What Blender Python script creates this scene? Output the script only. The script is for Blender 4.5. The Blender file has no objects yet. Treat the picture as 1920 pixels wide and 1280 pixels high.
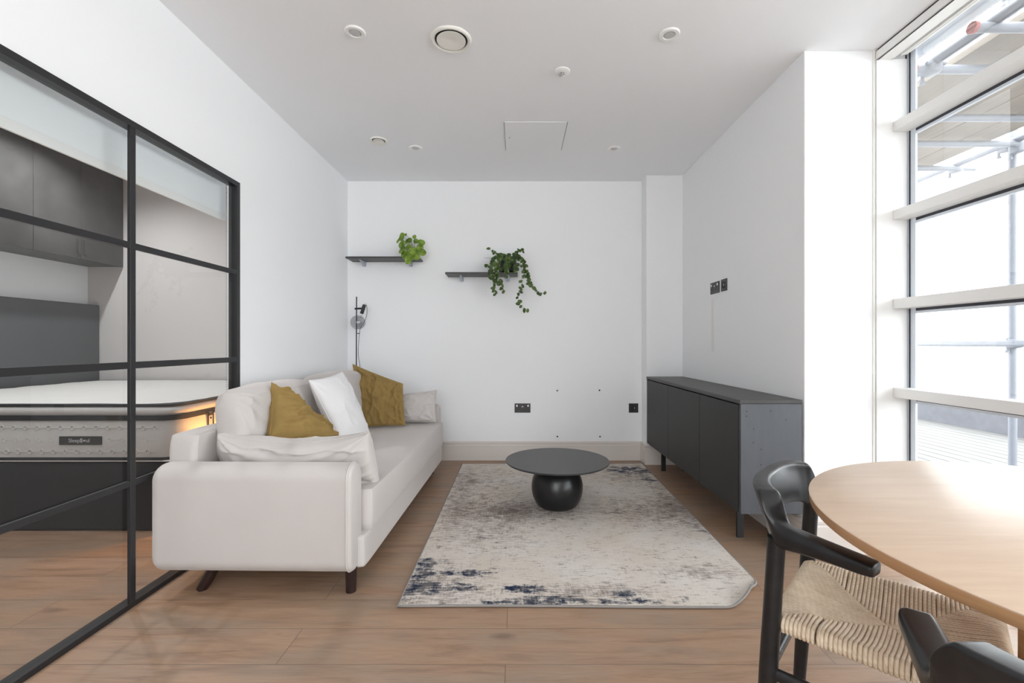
import bpy, bmesh, math, random
from mathutils import Vector, Matrix, Euler, noise
PI = math.pi
SC = bpy.context.scene
COL = SC.collection
V = Vector

# ------------------------------------------------------------------ camera, sky, light, exposure
F = 853.333            # focal length in pixels of a 1920 px wide frame
CX, CY, CZ = 970.0, 645.0, 1.085
cam_d = bpy.data.cameras.new('camera')
cam_d.lens = 16.0; cam_d.sensor_width = 36.0
cam_d.shift_x = -(CX - 960) / 1920.0
cam_d.shift_y = (CY - 640) / 1920.0
cam_d.clip_start = 0.02; cam_d.clip_end = 200
cam = bpy.data.objects.new('camera', cam_d); COL.objects.link(cam)
cam.location = (0, 0, CZ); cam.rotation_euler = (PI / 2, 0, 0)
SC.camera = cam

SC.view_settings.view_transform = 'Standard'
SC.view_settings.look = 'None'
SC.view_settings.gamma = 1.0
SC.view_settings.use_curve_mapping = False
SC.view_settings.exposure = 1.76
SC.cycles.max_bounces = 24
SC.cycles.diffuse_bounces = 16
SC.cycles.transparent_max_bounces = 24

world = bpy.data.worlds.new('overcast_sky'); SC.world = world
world.use_nodes = True
bgn = world.node_tree.nodes['Background']
bgn.inputs[0].default_value = (0.94, 0.975, 1.0, 1); bgn.inputs[1].default_value = 2.1

def area(name, loc, rot, sx, sy, power, color=(1, 1, 1), portal=False, spread=PI):
    d = bpy.data.lights.new(name, 'AREA'); d.shape = 'RECTANGLE'; d.size = sx; d.size_y = sy
    d.energy = power; d.color = color; d.spread = spread
    if portal: d.cycles.is_portal = True
    o = bpy.data.objects.new(name, d); COL.objects.link(o)
    o.location = loc; o.rotation_euler = rot
    return o
# glazed side lets the sky in; unseen rear window is added for fill
area('window_portal', (2.08, -0.3, 1.3), (0, PI / 2, 0), 2.6, 5.3, 1, portal=True)
area('added_rear_window_portal', (-0.75, -3.05, 1.3), (-PI / 2, 0, 0), 1.5, 2.4, 1, portal=True)

def spot(name, loc, rot, power, angle, color, blend=0.8, size=0.03):
    d = bpy.data.lights.new(name, 'SPOT'); d.energy = power; d.spot_size = angle; d.spot_blend = blend
    d.color = color; d.shadow_soft_size = size
    o = bpy.data.objects.new(name, d); COL.objects.link(o); o.location = loc; o.rotation_euler = rot
    return o

# ------------------------------------------------------------------ helpers
def P(px, py, Y):      # a pixel at a known distance gives a place in the room
    return V(((px - CX) * Y / F, Y, CZ - (py - CY) * Y / F))

def wm(o):
    m = Matrix.LocRotScale(o.location, o.rotation_euler, o.scale)
    return wm(o.parent) @ m if o.parent else m

def tag(o, label=None, cat=None, group=None, kind=None):
    if label: o['label'] = label
    if cat: o['category'] = cat
    if group: o['group'] = group
    if kind: o['kind'] = kind
    return o

def thing(name, label, cat, loc=(0, 0, 0), rz=0, group=None, kind=None):
    o = bpy.data.objects.new(name, None); COL.objects.link(o)
    o.empty_display_size = 0.1
    o.location = loc; o.rotation_euler = (0, 0, rz)
    return tag(o, label, cat, group, kind)

class MB:
    def __init__(s): s.v = []; s.f = []
    def add(s, vs, fs):
        n = len(s.v); s.v += [V(p) for p in vs]; s.f += [tuple(i + n for i in f) for f in fs]; return s
    def box(s, x0, x1, y0, y1, z0, z1):
        return s.add([(x0, y0, z0), (x1, y0, z0), (x1, y1, z0), (x0, y1, z0), (x0, y0, z1), (x1, y0, z1), (x1, y1, z1), (x0, y1, z1)],
                     [(0, 3, 2, 1), (4, 5, 6, 7), (0, 1, 5, 4), (1, 2, 6, 5), (2, 3, 7, 6), (3, 0, 4, 7)])
    def rings(s, rings, cap=True, closed=False):
        n = len(rings[0]); vs = [p for r in rings for p in r]; fs = []
        m = len(rings)
        for i in range(m if closed else m - 1):
            j = (i + 1) % m
            for k in range(n):
                k2 = (k + 1) % n
                fs.append((i * n + k, i * n + k2, j * n + k2, j * n + k))
        if cap and not closed:
            fs.append(tuple(reversed(range(n)))); fs.append(tuple((m - 1) * n + k for k in range(n)))
        return s.add(vs, fs)
    def tube(s, pts, r, n=8, closed=False, flat=1.0, up=None):
        pts = [V(p) for p in pts]; m = len(pts)
        rr = r if isinstance(r, (list, tuple)) else [r] * m
        R = []; prev = None
        for i, p in enumerate(pts):
            a = pts[i - 1] if (i > 0 or closed) else p
            b = pts[(i + 1) % m] if (i < m - 1 or closed) else p
            t = (b - a)
            t = t.normalized() if t.length > 1e-9 else V((0, 0, 1))
            if prev is None:
                h = V(up) if up else (V((0, 0, 1)) if abs(t.z) < 0.9 else V((1, 0, 0)))
                x = t.cross(h).normalized()
            else:
                x = prev - t * prev.dot(t)
                x = x.normalized() if x.length > 1e-9 else t.orthogonal().normalized()
            prev = x; y = t.cross(x)
            R.append([p + (x * math.cos(2 * PI * k / n) + y * math.sin(2 * PI * k / n) * flat) * rr[i] for k in range(n)])
        return s.rings(R, cap=not closed, closed=closed)
    def lathe(s, prof, c=(0, 0, 0), n=48, cap=True, axis='z'):
        R = []
        for r, z in prof:
            ring = []
            for k in range(n):
                a = 2 * PI * k / n
                if axis == 'z': q = V((r * math.cos(a), r * math.sin(a), z))
                elif axis == 'y': q = V((r * math.cos(a), z, -r * math.sin(a)))
                else: q = V((z, r * math.cos(a), r * math.sin(a)))
                ring.append(V(c) + q)
            R.append(ring)
        return s.rings(R, cap=cap)
    def softbox(s, c, d, e=6, n=14, fn=None):
        # rounded box, superellipsoid of the box d around c
        c = V(c); idx = {}; vs = []; fs = []
        ex, ey, ez = (e, e, e) if not isinstance(e, tuple) else e
        def vid(q):
            key = tuple(round(t, 5) for t in q)
            if key in idx: return idx[key]
            x, y, z = q
            m = max(ex, ey, ez)
            l = (abs(x) ** ex + abs(y) ** ey + abs(z) ** ez) ** (1.0 / m)
            p = V((x / l * d[0] / 2, y / l * d[1] / 2, z / l * d[2] / 2))
            if fn: p = fn(p, V((x, y, z)))
            idx[key] = len(vs); vs.append(c + p); return idx[key]
        def g(i):   # more samples near the edges
            t = -1 + 2 * i / n
            return math.copysign(abs(math.sin(t * PI / 2)) ** 0.9, t)
        for ax in range(3):
            for sg in (-1, 1):
                for i in range(n):
                    for j in range(n):
                        quad = []
                        for (a, b) in ((i, j), (i + 1, j), (i + 1, j + 1), (i, j + 1)):
                            q = [0, 0, 0]; q[ax] = sg; q[(ax + 1) % 3] = g(a); q[(ax + 2) % 3] = g(b)
                            quad.append(vid(q))
                        if sg < 0: quad.reverse()
                        fs.append(tuple(quad))
        return s.add(vs, fs)
    def move(s, fn): s.v = [V(fn(p)) for p in s.v]; return s
    def build(s, name, mat, parent=None, smooth=False, bevel=0, seg=2, world=True, label=None, weld=False, angle=40):
        me = bpy.data.meshes.new(name)
        vs = s.v
        if parent is not None and world:
            inv = wm(parent).inverted(); vs = [inv @ p for p in vs]
        me.from_pydata([tuple(p) for p in vs], [], s.f)
        me.validate(); me.update()
        o = bpy.data.objects.new(name, me); COL.objects.link(o)
        if mat: me.materials.append(mat)
        if parent is not None: o.parent = parent
        bm = bmesh.new(); bm.from_mesh(me)
        if weld: bmesh.ops.remove_doubles(bm, verts=bm.verts, dist=1e-5)
        bmesh.ops.recalc_face_normals(bm, faces=bm.faces)
        bm.to_mesh(me); bm.free()
        if smooth:
            for p in me.polygons: p.use_smooth = True
            if smooth == 'angle':
                try: me.set_sharp_from_angle(angle=math.radians(angle))
                except Exception: pass
        if bevel:
            b = o.modifiers.new('bevel', 'BEVEL'); b.width = bevel; b.segments = seg; b.limit_method = 'ANGLE'
            b.angle_limit = math.radians(35)
        if label: o['label'] = label
        return o

def catmull(pts, n=8):
    pts = [V(p) for p in pts]; out = []
    for i in range(len(pts) - 1):
        p0 = pts[max(i - 1, 0)]; p1 = pts[i]; p2 = pts[i + 1]; p3 = pts[min(i + 2, len(pts) - 1)]
        for k in range(n):
            t = k / n
            out.append(0.5 * ((2 * p1) + (p2 - p0) * t + (2 * p0 - 5 * p1 + 4 * p2 - p3) * t * t + (3 * p1 - p0 - 3 * p2 + p3) * t ** 3))
    out.append(pts[-1]); return out

def rrect(a, b, r, n=6):       # rounded rectangle outline, half sizes a, b
    r = max(min(r, a - 1e-4, b - 1e-4), 1e-4); out = []
    for cx, cy, a0 in ((a - r, b - r, 0), (-a + r, b - r, PI / 2), (-a + r, -b + r, PI), (a - r, -b + r, 1.5 * PI)):
        for k in range(n + 1):
            t = a0 + k / n * PI / 2; out.append((cx + r * math.cos(t), cy + r * math.sin(t)))
    return out

def struct(o, label=None):
    o['kind'] = 'structure'
    if label: o['label'] = label
    return o

# ------------------------------------------------------------------ materials
def newmat(name):
    m = bpy.data.materials.new(name); m.use_nodes = True
    nt = m.node_tree; b = nt.nodes['Principled BSDF']
    return m, nt, b
def N(nt, typ, **kw):
    n = nt.nodes.new(typ)
    for k, v in kw.items(): setattr(n, k, v)
    return n
def math_(nt, op, a, b=None, c=None, clamp=False):
    n = nt.nodes.new('ShaderNodeMath'); n.operation = op; n.use_clamp = clamp
    for i, v in enumerate((a, b, c)):
        if v is None: continue
        if isinstance(v, (int, float)): n.inputs[i].default_value = v
        else: nt.links.new(v, n.inputs[i])
    return n.outputs[0]
def coords(nt, scale=(1, 1, 1), loc=(0, 0, 0), rot=(0, 0, 0)):
    tc = N(nt, 'ShaderNodeTexCoord'); mp = N(nt, 'ShaderNodeMapping')
    mp.inputs['Scale'].default_value = scale; mp.inputs['Location'].default_value = loc; mp.inputs['Rotation'].default_value = rot
    nt.links.new(tc.outputs['Object'], mp.inputs[0]); return mp.outputs[0]
def noise_(nt, vec, scale=5, detail=4, rough=0.5, dist=0.0):
    n = N(nt, 'ShaderNodeTexNoise'); n.inputs['Scale'].default_value = scale; n.inputs['Detail'].default_value = detail
    n.inputs['Roughness'].default_value = rough; n.inputs['Distortion'].default_value = dist
    nt.links.new(vec, n.inputs['Vector']); return n.outputs['Fac']
def ramp(nt, fac, stops):
    r = N(nt, 'ShaderNodeValToRGB'); els = r.color_ramp.elements
    while len(els) < len(stops): els.new(0.5)
    for e, (p, c) in zip(els, stops):
        e.position = p; e.color = (c[0], c[1], c[2], 1) if not isinstance(c, (int, float)) else (c, c, c, 1)
    nt.links.new(fac, r.inputs[0]); return r.outputs[0]
def mixc(nt, fac, a, b, blend='MIX'):
    n = N(nt, 'ShaderNodeMix'); n.data_type = 'RGBA'; n.blend_type = blend
    for sock, v in ((n.inputs[0], fac), (n.inputs[6], a), (n.inputs[7], b)):
        if isinstance(v, (int, float)): sock.default_value = v
        elif isinstance(v, tuple): sock.default_value = (v[0], v[1], v[2], 1)
        else: nt.links.new(v, sock)
    return n.outputs[2]
def bump(nt, b, h, strength=0.3, dist=0.01):
    n = N(nt, 'ShaderNodeBump'); n.inputs['Strength'].default_value = strength; n.inputs['Distance'].default_value = dist
    nt.links.new(h, n.inputs['Height']); nt.links.new(n.outputs[0], b.inputs['Normal'])

def plain(name, c, rough=0.5, metal=0, spec=0.5, var=0.0, vscale=8, bmp=0.0, bscale=300, sheen=0.0, bdist=0.001):
    m, nt, b = newmat(name)
    b.inputs['Base Color'].default_value = (*c, 1); b.inputs['Roughness'].default_value = rough
    b.inputs['Metallic'].default_value = metal; b.inputs['Specular IOR Level'].default_value = spec
    co = coords(nt)
    nz = noise_(nt, co, vscale, 5, 0.55)
    v = max(var, 0.01)
    col = mixc(nt, nz, tuple(x * (1 - v) for x in c), tuple(min(1, x * (1 + v)) for x in c))
    nt.links.new(col, b.inputs['Base Color'])
    if bmp: bump(nt, b, noise_(nt, co, bscale, 3), bmp, bdist)
    if sheen:
        b.inputs['Sheen Weight'].default_value = sheen; b.inputs['Sheen Roughness'].default_value = 0.4
    return m

M = {}
M['wall'] = plain('white_wall_paint', (0.865, 0.875, 0.888), 0.75, spec=0.25, var=0.012, vscale=1.5, bmp=0.04, bscale=60)
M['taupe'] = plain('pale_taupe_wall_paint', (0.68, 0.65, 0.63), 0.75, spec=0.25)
M['ceil'] = plain('white_ceiling_paint', (0.875, 0.888, 0.905), 0.85, spec=0.2, var=0.01, vscale=1.2)
M['skirt'] = plain('skirting_paint', (0.66, 0.615, 0.58), 0.5, spec=0.4, var=0.01)
M['trimwhite'] = plain('white_window_enamel', (0.84, 0.84, 0.83), 0.35, spec=0.4)
M['transom'] = plain('off_white_powder_coat', (0.84, 0.84, 0.825), 0.4, spec=0.4)
M['black'] = plain('black_steel_paint', (0.018, 0.018, 0.02), 0.42, spec=0.45, var=0.05)
M['gasket'] = plain('dark_gasket', (0.03, 0.033, 0.045), 0.5)
M['alu'] = plain('grey_window_profile', (0.42, 0.46, 0.53), 0.35, metal=0.3)
M['alulight'] = plain('light_window_profile', (0.68, 0.73, 0.80), 0.4)
M['plastic'] = plain('white_fitting_plastic', (0.86, 0.86, 0.85), 0.35)
M['cream'] = plain('cream_fitting_plastic', (0.80, 0.79, 0.74), 0.4)
M['lens'] = plain('dim_lamp_lens', (0.55, 0.55, 0.55), 0.2)
M['dark'] = plain('dark_void', (0.02, 0.02, 0.02), 0.8)
M['chrome'] = plain('brushed_chrome', (0.7, 0.7, 0.7), 0.25, metal=1.0)
M['socket'] = plain('black_nickel_plate', (0.045, 0.043, 0.042), 0.32, metal=0.4, spec=0.5)
M['tablemetal'] = plain('matt_black_table_top', (0.036, 0.036, 0.038), 0.36, spec=0.5, var=0.04)
M['tablebase'] = plain('satin_black_base', (0.012, 0.012, 0.013), 0.28, spec=0.5)
M['shelf'] = plain('black_shelf_board', (0.05, 0.048, 0.048), 0.45, var=0.08, vscale=20)
M['pot'] = plain('dark_plant_pot', (0.018, 0.016, 0.025), 0.5)
M['potpale'] = plain('pale_plant_pot', (0.72, 0.71, 0.66), 0.5)
M['soil'] = plain('potting_soil', (0.04, 0.03, 0.02), 0.9, var=0.3, vscale=80)
M['headboard'] = plain('charcoal_headboard_fabric', (0.105, 0.108, 0.112), 0.9, var=0.06, vscale=20, bmp=0.2, bscale=900, sheen=0.2)
M['bedbase'] = plain('dark_bed_base_fabric', (0.016, 0.017, 0.019), 0.9, var=0.06, vscale=3, bmp=0.2, bscale=900, sheen=0.1)
M['mattress'] = plain('mattress_ticking', (0.66, 0.645, 0.62), 0.85, var=0.04, vscale=10, bmp=0.5, bscale=45, bdist=0.004)
M['matside'] = plain('mattress_border_fabric', (0.52, 0.51, 0.50), 0.85, var=0.06, vscale=14, bmp=0.25, bscale=60, bdist=0.003)
M['tape'] = plain('dark_mattress_tape', (0.03, 0.032, 0.035), 0.8)
M['labelgrey'] = plain('woven_grey_label', (0.045, 0.045, 0.045), 0.8, var=0.2, vscale=300)
M['thread'] = plain('pale_label_thread', (0.45, 0.45, 0.45), 0.8)
M['bluetag'] = plain('pale_blue_care_tag', (0.55, 0.66, 0.78), 0.7)
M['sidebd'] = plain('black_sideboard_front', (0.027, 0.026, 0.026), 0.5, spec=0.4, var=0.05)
M['cable'] = plain('black_cable', (0.015, 0.015, 0.015), 0.5)
M['tubeleg'] = plain('dark_walnut_leg', (0.020, 0.009, 0.008), 0.3, var=0.2, vscale=30)
M['galv'] = plain('galvanised_tube', (0.235, 0.25, 0.285), 0.5, metal=0.0, var=0.18, vscale=12)
M['redcap'] = plain('red_plastic_cap', (0.42, 0.10, 0.09), 0.5)
M['parapet'] = plain('grey_concrete_parapet', (0.145, 0.148, 0.165), 0.9, var=0.3, vscale=9, bmp=0.3, bscale=30)
M['patch'] = plain('wall_cover_strip', (0.80, 0.78, 0.765), 0.7)
M['panel_gap'] = plain('panel_gap_shadow_seal', (0.12, 0.12, 0.12), 0.8)

def cloth(name, c, bmp=0.15, sheen=0.4, var=0.05, vs=4.0, fs=700):
    m, nt, b = newmat(name)
    co = coords(nt)
    nz = noise_(nt, co, vs, 5, 0.6)
    fine = noise_(nt, co, fs, 2, 0.5)
    c1 = mixc(nt, nz, tuple(x * (1 - var) for x in c), tuple(min(1, x * (1 + var)) for x in c))
    c2 = mixc(nt, fine, tuple(x * 0.86 for x in (1, 1, 1)), (1.0, 1.0, 1.0))
    nt.links.new(mixc(nt, 1.0, c1, c2, 'MULTIPLY'), b.inputs['Base Color'])
    b.inputs['Roughness'].default_value = 0.9; b.inputs['Specular IOR Level'].default_value = 0.2
    b.inputs['Sheen Weight'].default_value = sheen; b.inputs['Sheen Roughness'].default_value = 0.35
    b.inputs['Sheen Tint'].default_value = (min(1, c[0] * 1.6), min(1, c[1] * 1.6), min(1, c[2] * 1.6), 1)
    bump(nt, b, fine, bmp, 0.002)
    return m
M['sofa'] = cloth('greige_velvet_upholstery', (0.575, 0.540, 0.520))
M['whitecloth'] = cloth('white_cotton', (0.83, 0.82, 0.83), sheen=0.1, var=0.01)
M['mustard'] = cloth('mustard_velvet', (0.30, 0.20, 0.070), sheen=1.0, var=0.3, vs=12, fs=400)

def floor_mat():
    m, nt, b = newmat('oak_plank_floor')
    co = coords(nt, loc=(0.04, 0.018, 0))
    br = N(nt, 'ShaderNodeTexBrick'); br.offset = 0.41; br.offset_frequency = 2; br.squash = 1.0
    nt.links.new(co, br.inputs['Vector'])
    br.inputs['Color1'].default_value = (0, 0, 0, 1); br.inputs['Color2'].default_value = (1, 1, 1, 1)
    br.inputs['Mortar'].default_value = (0.5, 0.5, 0.5, 1)
    br.inputs['Scale'].default_value = 1.0; br.inputs['Mortar Size'].default_value = 0.0016
    br.inputs['Mortar Smooth'].default_value = 0.3; br.inputs['Bias'].default_value = 0.0
    br.inputs['Brick Width'].default_value = 1.9; br.inputs['Row Height'].default_value = 0.195
    rnd = br.outputs['Color']
    tc = N(nt, 'ShaderNodeTexCoord'); sx = N(nt, 'ShaderNodeSeparateXYZ'); nt.links.new(tc.outputs['Object'], sx.inputs[0])
    cb = N(nt, 'ShaderNodeCombineXYZ')
    nt.links.new(math_(nt, 'MULTIPLY', sx.outputs[0], 0.9), cb.inputs[0])
    nt.links.new(math_(nt, 'MULTIPLY', sx.outputs[1], 7.5), cb.inputs[1])
    sepr = N(nt, 'ShaderNodeSeparateColor'); nt.links.new(rnd, sepr.inputs[0])
    nt.links.new(math_(nt, 'MULTIPLY', sepr.outputs[0], 37.0), cb.inputs[2])
    grain = noise_(nt, cb.outputs[0], 3.2, 8, 0.62, 0.6)
    cb2 = N(nt, 'ShaderNodeCombineXYZ')
    nt.links.new(math_(nt, 'MULTIPLY', sx.outputs[0], 4.0), cb2.inputs[0])
    nt.links.new(math_(nt, 'MULTIPLY', sx.outputs[1], 130.0), cb2.inputs[1])
    fine = noise_(nt, cb2.outputs[0], 2.0, 4, 0.6)
    # knots
    vo = N(nt, 'ShaderNodeTexVoronoi'); vo.inputs['Scale'].default_value = 1.0
    cb3 = N(nt, 'ShaderNodeCombineXYZ')
    nt.links.new(math_(nt, 'MULTIPLY', sx.outputs[0], 1.9), cb3.inputs[0])
    nt.links.new(math_(nt, 'MULTIPLY', sx.outputs[1], 4.6), cb3.inputs[1])
    nt.links.new(math_(nt, 'MULTIPLY', sepr.outputs[0], 7.0), cb3.inputs[2])
    nt.links.new(cb3.outputs[0], vo.inputs['Vector'])
    knot = ramp(nt, math_(nt, 'ADD', vo.outputs['Distance'], math_(nt, 'MULTIPLY', grain, 0.10)), [(0.09, 1.0), (0.17, 0.0)])
    base = ramp(nt, grain, [(0.32, (0.195, 0.120, 0.080)), (0.46, (0.325, 0.203, 0.134)), (0.58, (0.385, 0.252, 0.172)), (0.72, (0.305, 0.200, 0.138))])
    warm = mixc(nt, math_(nt, 'MULTIPLY', sepr.outputs[0], 0.75), base, mixc(nt, 0.7, base, (0.375, 0.232, 0.135)))
    big = noise_(nt, coords(nt, scale=(1.3, 4.0, 1)), 1.6, 3, 0.5)
    greyed = mixc(nt, ramp(nt, big, [(0.42, 0.0), (0.65, 0.65)]), warm, (0.29, 0.222, 0.170))
    c2 = mixc(nt, ramp(nt, fine, [(0.38, 0.22), (0.58, 0.0)]), greyed, (0.15, 0.095, 0.06))
    c3 = mixc(nt, math_(nt, 'MULTIPLY', knot, 0.55), c2, (0.10, 0.065, 0.05))
    c4 = mixc(nt, math_(nt, 'MULTIPLY', br.outputs['Fac'], 0.75), c3, (0.12, 0.085, 0.065))
    nt.links.new(c4, b.inputs['Base Color'])
    nt.links.new(ramp(nt, grain, [(0.3, 0.40), (0.8, 0.52)]), b.inputs['Roughness'])
    b.inputs['Specular IOR Level'].default_value = 0.45
    h = math_(nt, 'SUBTRACT', math_(nt, 'MULTIPLY', fine, 0.15), br.outputs['Fac'])
    bump(nt, b, h, 0.35, 0.002)
    return m
M['floor'] = floor_mat()

def wood(name, dark, light, scale=(1, 14, 14), rough=0.35, rot=(0, 0, 0), nscale=2.2, spec=0.5, bm=0.1):
    m, nt, b = newmat(name)
    co = coords(nt, scale=scale, rot=rot)
    g = noise_(nt, co, nscale, 8, 0.6, 0.8)
    fine = noise_(nt, coords(nt, scale=tuple(s * 6 for s in scale), rot=rot), nscale, 3, 0.5)
    c = ramp(nt, g, [(0.3, dark), (0.7, light)])
    c = mixc(nt, ramp(nt, fine, [(0.35, 0.25), (0.6, 0.0)]), c, dark)
    nt.links.new(c, b.inputs['Base Color']); b.inputs['Roughness'].default_value = rough
    b.inputs['Specular IOR Level'].default_value = spec
    if bm: bump(nt, b, fine, bm, 0.001)
    return m
M['tabletop'] = wood('pale_oak_table_top', (0.62, 0.455, 0.325), (0.72, 0.555, 0.415), scale=(1, 12, 1), rot=(0, 0, math.radians(-28)), rough=0.36, spec=0.7)
M['tableedge'] = wood('warm_oak_edge', (0.44, 0.24, 0.115), (0.56, 0.33, 0.17), scale=(3, 3, 30), rough=0.4)
M['blackwood'] = wood('black_stained_ash', (0.008, 0.008, 0.009), (0.020, 0.020, 0.022), scale=(8, 8, 8), rough=0.30, spec=0.42, bm=0.1)
M['sidewood'] = wood('black_end_panel_painted_sheen', (0.050, 0.055, 0.066), (0.072, 0.078, 0.092), scale=(4, 4, 1.2), rough=0.42, nscale=1.6, spec=0.6, bm=0.0)  # same black, lighter and bluer: window reflection painted into the colour
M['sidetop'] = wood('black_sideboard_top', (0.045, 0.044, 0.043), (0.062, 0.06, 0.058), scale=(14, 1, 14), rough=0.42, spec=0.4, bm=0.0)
M['cupboard'] = plain('dark_oxide_cupboard_panel', (0.080, 0.076, 0.073), 0.38, var=.75, vscale=2.6, spec=.4)
M['board'] = wood('weathered_scaffold_board', (0.24, 0.21, 0.175), (0.33, 0.285, 0.235), scale=(14, 1, 14), rough=0.8, spec=0.2)
M['deck'] = wood('grey_deck_boards', (0.15, 0.148, 0.142), (0.21, 0.205, 0.20), scale=(10, 1, 10), rough=0.85, spec=0.2)

def cord_mat():
    m, nt, b = newmat('paper_cord')
    co = coords(nt)
    c = ramp(nt, noise_(nt, co, 30, 4, 0.6), [(0.3, (0.68, 0.555, 0.405)), (0.7, (0.85, 0.74, 0.59))])
    wv = N(nt, 'ShaderNodeTexWave'); wv.inputs['Scale'].default_value = 60; wv.inputs['Distortion'].default_value = 1.0
    wv.bands_direction = 'DIAGONAL'
    nt.links.new(co, wv.inputs['Vector'])
    nt.links.new(mixc(nt, math_(nt, 'MULTIPLY', wv.outputs['Fac'], 0.35), c, (0.55, 0.43, 0.30)), b.inputs['Base Color'])
    b.inputs['Roughness'].default_value = 0.8; bump(nt, b, wv.outputs['Fac'], 0.4, 0.001)
    return m
M['cord'] = cord_mat()

def glass_mat(name, tint, refl=0.06, rough=0.0, maxr=1.0, const=None):
    m = bpy.data.materials.new(name); m.use_nodes = True; nt = m.node_tree
    for n in list(nt.nodes): nt.nodes.remove(n)
    out = N(nt, 'ShaderNodeOutputMaterial'); tr = N(nt, 'ShaderNodeBsdfTransparent'); gl = N(nt, 'ShaderNodeBsdfGlossy')
    tr.inputs[0].default_value = (*tint, 1); gl.inputs[0].default_value = (1, 1, 1, 1); gl.inputs['Roughness'].default_value = rough
    lw = N(nt, 'ShaderNodeFresnel'); lw.inputs[0].default_value = 1.45
    mx = N(nt, 'ShaderNodeMixShader')
    fac = math_(nt, 'MULTIPLY', lw.outputs[0], maxr)
    if const is None: nt.links.new(fac, mx.inputs[0])
    else: mx.inputs[0].default_value = const
    nt.links.new(tr.outputs[0], mx.inputs[1]); nt.links.new(gl.outputs[0], mx.inputs[2])
    nt.links.new(mx.outputs[0], out.inputs[0]); return m
M['glass'] = glass_mat('clear_glass', (0.95, 0.965, 0.96), maxr=.7)
M['winglass'] = glass_mat('window_glass', (0.97, 0.985, 0.985), maxr=0.25)
M['smoke'] = glass_mat('smoked_glass_globe', (0.74, 0.74, 0.75), const=.10)

def blind_mat():
    m = bpy.data.materials.new('translucent_blind_cloth'); m.use_nodes = True; nt = m.node_tree
    for n in list(nt.nodes): nt.nodes.remove(n)
    out = N(nt, 'ShaderNodeOutputMaterial'); d = N(nt, 'ShaderNodeBsdfDiffuse'); t = N(nt, 'ShaderNodeBsdfTranslucent')
    d.inputs[0].default_value = (0.92, 0.93, 0.94, 1); t.inputs[0].default_value = (0.8, 0.85, 0.87, 1)
    mx = N(nt, 'ShaderNodeMixShader'); mx.inputs[0].default_value = 0.2
    nt.links.new(d.outputs[0], mx.inputs[1]); nt.links.new(t.outputs[0], mx.inputs[2]); nt.links.new(mx.outputs[0], out.inputs[0]); return m
M['blind'] = blind_mat()

def leaf_mat(name, a, b_, tr=0.25):
    m, nt, b = newmat(name)
    at = N(nt, 'ShaderNodeObjectInfo')
    c = ramp(nt, noise_(nt, coords(nt), 28, 2, 0.5), [(0.35, a), (0.65, b_)])
    nt.links.new(c, b.inputs['Base Color']); b.inputs['Roughness'].default_value = 0.42
    b.inputs['Transmission Weight'].default_value = 0.0
    b.inputs['Subsurface Weight'].default_value = 0.0
    t = N(nt, 'ShaderNodeBsdfTranslucent'); nt.links.new(c, t.inputs[0])
    mx = N(nt, 'ShaderNodeMixShader'); mx.inputs[0].default_value = tr
    out = nt.nodes['Material Output']
    nt.links.new(b.outputs[0], mx.inputs[1]); nt.links.new(t.outputs[0], mx.inputs[2]); nt.links.new(mx.outputs[0], out.inputs[0])
    return m
M['leafbright'] = leaf_mat('bright_round_leaf', (0.09, 0.20, 0.018), (0.34, 0.46, 0.07), 0.3)
M['leafdark'] = leaf_mat('dark_small_leaf', (0.030, 0.062, 0.016), (0.115, 0.185, 0.045), 0.15)
M['stem'] = plain('green_stem', (0.10, 0.13, 0.05), 0.6)

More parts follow.
